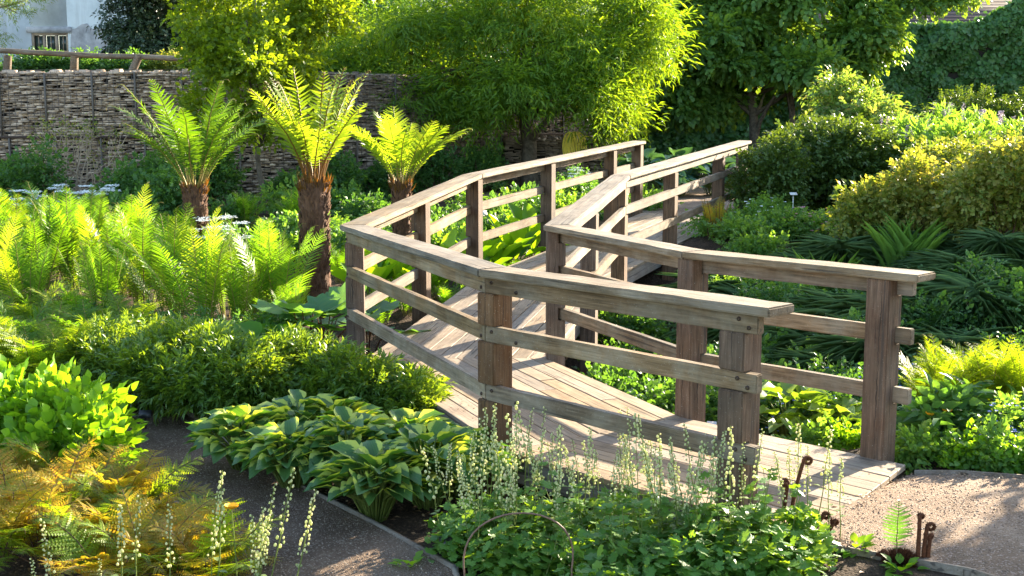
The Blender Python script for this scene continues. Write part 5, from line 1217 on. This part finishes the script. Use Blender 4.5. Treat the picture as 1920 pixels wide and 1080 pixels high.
# edging boards
def edging(name, lab, pts, th=.022, up=.05):
    P = [np.array(p, float) for p in pts]; t = thing(name, lab, 'edging', (*P[0], gz(*P[0]))); z0 = gz(*P[0])
    a, b_ = plan_offset(P, th / 2), plan_offset(P, -th / 2); mb = MB(); V, Fc = [], []
    for i in range(len(P)):
        z = gz(*P[i]) - z0 + up
        for q, zz in ((a[i], z), (b_[i], z), (b_[i], z - .16), (a[i], z - .16)): V.append((q[0] - P[0][0], q[1] - P[0][1], zz))
    for i in range(len(P) - 1):
        for j in range(4): Fc.append((4 * i + j, 4 * i + (j + 1) % 4, 4 * i + 4 + (j + 1) % 4, 4 * i + 4 + j))
    Fc += [(0, 1, 2, 3), (4 * len(P) - 4, 4 * len(P) - 1, 4 * len(P) - 2, 4 * len(P) - 3)]
    mb.add(V, Fc); link('board', mb.data('board', M['edge']), t)
    mb = MB()
    for i in range(1, len(P) - 1): box(mb, (b_[i][0] - P[0][0], b_[i][1] - P[0][1], gz(*P[i]) - z0), (.03, .03, up * 1.6))
    if len(P) > 2: link('peg', mb.data('peg', M['edge']), t)
edging('path_edging', 'timber edging board along the right side of the shaded side path', [(-.02, 4.3)] + PL[:5])
edging('path_edging', 'low edging strip between gravel and soil at the bottom right', [(1.45, 5.62), (1.57, 5.48), (2.03, 5.20), (2.27, 4.88)], .02, .035)
edging('path_edging', 'edging strip behind the gravel from the tall post to the right edge', [(2.36, 6.93), (2.6, 6.8), (3.0, 6.58), (3.9, 6.18)], .02, .045)
edging('path_edging', 'edging board on the fern side of the shaded side path', PR)
# plant labels
def label(lab, pos, h, w_, d_, mat, stake, tilt=55, rz=0):
    t = thing('plant_label', lab, 'plant label', pos, rz); mb = MB(); box(mb, (0, 0, h / 2 - .02), (.012, .005, h)); link('stake', mb.data('stake', stake), t)
    mb = MB(); box(mb, (0, 0, 0), (w_, .004, d_)); p = link('plate', mb.data('plate', mat), t, (0, -.006, h), (rad(-90 + tilt), 0, 0))
black = plain('black_label', (.02, .02, .022), .4, .5); silver = plain('pale_label', (.62, .62, .60), .5, .4)
label('small black plant label on bare soil left of the willow hoop', gat(838, 5.85), .1, .09, .055, black, M['iron'])
label('small black plant label under the lance-leaved bushes', gat(270, 8.6), .14, .09, .06, black, M['iron'])
label('dark plant label in front of the tree fern trunk', gat(604, 10.0), .14, .09, .06, black, M['iron'], 50, .4)
label('pale plant label on a white stake between the two near posts', gat(1336, 8.6), .2, .07, .05, silver, silver, 50, -.3)
label('white plant label standing above the pink flowers', gat(1476, 16.4), .5, .1, .06, silver, silver, 30, .2)
label('pale plant label behind the bend of the far handrail', gat(908, 17.4), .5, .1, .07, silver, silver, 60, .6)
label('thin pale plant label in the hollow beside the deck', gat(1134, 9.4), .35, .1, .05, silver, silver, 80, -.5)
# fallen leaf litter on paths and deck
def litter(name, lab, n, fx, size, cols, parent_lab='litter'):
    P = np.array([fx() for _ in range(n)]); P[:, 2] += .006; mb = MB(); a = rng.uniform(0, 6.28, n)
    grow(mb, P, np.stack([np.cos(a), np.sin(a), rng.normal(0, .1, n)], -1), np.stack([rng.normal(0, .25, n), rng.normal(0, .25, n), np.ones(n)], -1), size * rng.uniform(.5, 1.3, n), size * .25, RHOMB)
    o = link(name, mb.data(name, cols)); tag(o, lab, 'leaf litter'); o['kind'] = 'stuff'
lm = leafmat('dry_leaf_litter', [(.10, .05, .025), (.18, .10, .05), (.26, .17, .09), (.05, .03, .02)], .1, (1.5, 1.3, 1))
def f1():
    if random.random() < .5: x, y = random.uniform(-4, 2.6), random.uniform(4.4, 9)
    else: x, y = random.uniform(-1.6, .4), random.uniform(6.4, 8.8)
    return (x, y, gz(x, y) + .02)
litter('fallen_leaves', 'dry brown fallen leaves scattered on soil and path', 2600, f1, .035, lm)
def f2():
    while True:
        s = random.random(); a = np.array(Lp[0]) + (np.array(Lp[1]) - np.array(Lp[0])) * s if random.random() < .5 else np.array(Lp[1]) + (np.array(Lp[2]) - np.array(Lp[1])) * s
        b_ = np.array([.78, .66]) * random.choice([random.uniform(.1, .3), random.uniform(.1, 1.4)]); p = a + b_
        return (p[0], p[1], .002)
litter('deck_litter', 'tiny dry leaf scraps scattered on the bridge planks', 260, f2, .02, lm)


rows('shuttlecock ferns massed on the left bank', 'yellow-green shuttlecock fern in the dense left bank', 'yellow-green shuttlecock fern on left bank', (11.8, 12.7, 13.9), ('front row', 'second row', 'third row', 'back row'))
rows('dark arching strap-leaved clumps on the shaded bank', 'dark arching strap-leaved clump on the shaded bank right of the bridge', 'dark strap-leaved clump on shaded bank', (10.4, 11.6, 12.7), ('front row', 'second row', 'third row', 'back row'))
rows('orange and yellow ferns in the left foreground', 'golden orange lacy fern in the left foreground', 'golden orange lacy foreground fern', (5.9, 6.4), ('front row', 'middle row', 'back row'))
rows('lobed green foliage along the bottom of the picture', 'lobed green leafy plant massed below the flower spikes', 'lobed green plant below flower spikes', (5.35, 5.8), ('front row', 'middle row', 'back row'))
rows('yellow-edged hostas below the bridge', 'variegated hosta clump with yellow-edged dark leaves in the middle of the mass', 'variegated yellow-edged hosta clump', (7.2,), ('front row', 'back row'))
rows('lacy yellow-green ferns at the left edge', 'lacy yellow-green fern in front of the shuttlecock ferns at left', 'lacy yellow-green fern at left', (10.15,), ('front row', 'back row'))
rows('low green perennials between the bridge and the wall', 'low green leafy perennial in the bed between the bridge and the wall', 'low leafy perennial left of bridge', (16.9, 18.2), ('front row', 'middle row', 'back row'))
rows('leafy green plants in the hollow right of the deck', 'bushy green plant in the shaded hollow right of the deck', 'bushy green plant in shaded hollow', (10.2,), ('front row', 'back row'))
rows('blue forget-me-nots drifting along the bank', 'low forget-me-not plant with tiny blue flowers on the shaded bank', 'blue forget-me-not plant on bank', (9.25,), ('front row', 'back row'))
rows('tall fresh green perennials behind the golden shrub', 'tall fresh green perennial clump with dull pink spikes behind the golden shrub', 'tall pink-spiked green perennial', (19.2,), ('front row', 'back row'))
rows('low leafy cover beside the far path', 'low light green leafy plant beside the far gravel path', 'low light green plant beside gravel', (17,), ('near row', 'far row'))
rows('low shrubs along the terrace behind the rail', 'green leafy plant behind the terrace rail', 'green plant behind terrace rail', (), ('row',))
rows('low shrubs along the terrace behind the rail', 'yellow-lit leafy plant behind the terrace rail', 'yellow-lit plant behind terrace rail', (), ('row',))
rows('white umbel flowers in the far left bed', 'ferny plant carrying flat white flower heads in the far left bed', 'white umbel-flowered ferny plant', (), ('bed',))
rows('cream bell flower spikes in the left foreground', 'tall cream bell flower spike at the bottom left', 'tall cream bell flower spike', (), ('group',))
rows('lilac catmint behind the bridge end', 'hazy lilac catmint clump in the shade behind the blue hostas', 'lilac catmint clump behind blue hostas', (), ('row',))

rows('leafy plants among the strap-leaved clumps', 'leafy green plant growing among the strap-leaved clumps on the bank', 'leafy plant among strap-leaved clumps', (11.3, 12.3), ('front row', 'middle row', 'back row'))
def pebbles(name, lab, n, fx, lo, hi, mat):
    P = np.array([fx() for _ in range(n)]); mb = MB(); r_ = rng.uniform(lo, hi, n) ** 1.0
    O = np.array([(1, 0, 0), (-1, 0, 0), (0, 1, 0), (0, -1, 0), (0, 0, .7), (0, 0, -.7)], float); Fo = np.array([(0, 2, 4), (2, 1, 4), (1, 3, 4), (3, 0, 4), (2, 0, 5), (1, 2, 5), (3, 1, 5), (0, 3, 5)])
    V = P[:, None] + O[None] * r_[:, None, None] * rng.uniform(.6, 1.3, (n, 6, 1)); mb.add(V.reshape(-1, 3), (Fo[None] + (np.arange(n) * 6)[:, None, None]).reshape(-1, 3))
    o = link(name, mb.data(name, mat)); tag(o, lab, 'gravel'); o['kind'] = 'stuff'
pm = stone_mat('loose_grit', (.13, .085, .06), (.28, .20, .15), (.48, .38, .30))
def inpoly(x, y, P):
    c = False; j = len(P) - 1
    for i in range(len(P)):
        if (P[i][1] > y) != (P[j][1] > y) and x < (P[j][0] - P[i][0]) * (y - P[i][1]) / (P[j][1] - P[i][1] + 1e-9) + P[i][0]: c = not c
        j = i
    return c
GP = [(1.46, 5.66), (1.57, 5.5), (2.02, 5.22), (2.25, 4.9), (4, 4.6), (4, 6.1), (3.0, 6.5), (2.45, 6.74), (2.30, 6.84)]
SPp = [(-.12, 4.9)] + PL + [(-3.6, 9.6)] + PR + [(-1.1, 4.9)]
def fg(P, x0, x1, y0, y1):
    def f():
        while True:
            x, y = random.uniform(x0, x1), random.uniform(y0, y1)
            if inpoly(x, y, P): return (x, y, gz(x, y) + .031)
    return f
pebbles('loose_grit', 'loose pinkish grit lying on the sunlit gravel path', 5200, fg(GP, 1.4, 4, 4.6, 6.9), .0018, .0065, pm)
pebbles('loose_grit', 'loose brown grit lying on the shaded side path', 4200, fg(SPp, -3.6, 0, 4.9, 9.6), .0018, .006, pm)
def fe():
    while True:
        i = random.randrange(3); A, B = ((2.30, 6.86), (1.44, 5.62), (2.45, 6.75))[i], ((1.44, 5.62), (1.6, 5.5), (3.4, 6.35))[i]; t = random.random()
        x, y = A[0] + (B[0] - A[0]) * t + random.gauss(0, .04), A[1] + (B[1] - A[1]) * t + random.gauss(0, .04)
        return (x, y, gz(x, y) + .034)
litter('edge_litter', 'leaf scraps and moss gathered along the gravel edges', 420, fe, .022, lm)

rows('dark leafy plants at the foot of the ferns', 'dark leafy plant filling the foot of the left fern bank', 'dark leafy plant below the ferns', (), ('row',))
rows('plants along the foot of the gabion wall', 'green plant growing at the foot of the gabion wall', 'green plant at gabion wall foot', (), ('row',))

rows('upright leafy stems in front of the bridge', 'upright leafy green stem standing above the lobed foliage in front of the bridge', 'upright leafy green stem', (5.45,), ('front row', 'back row'))
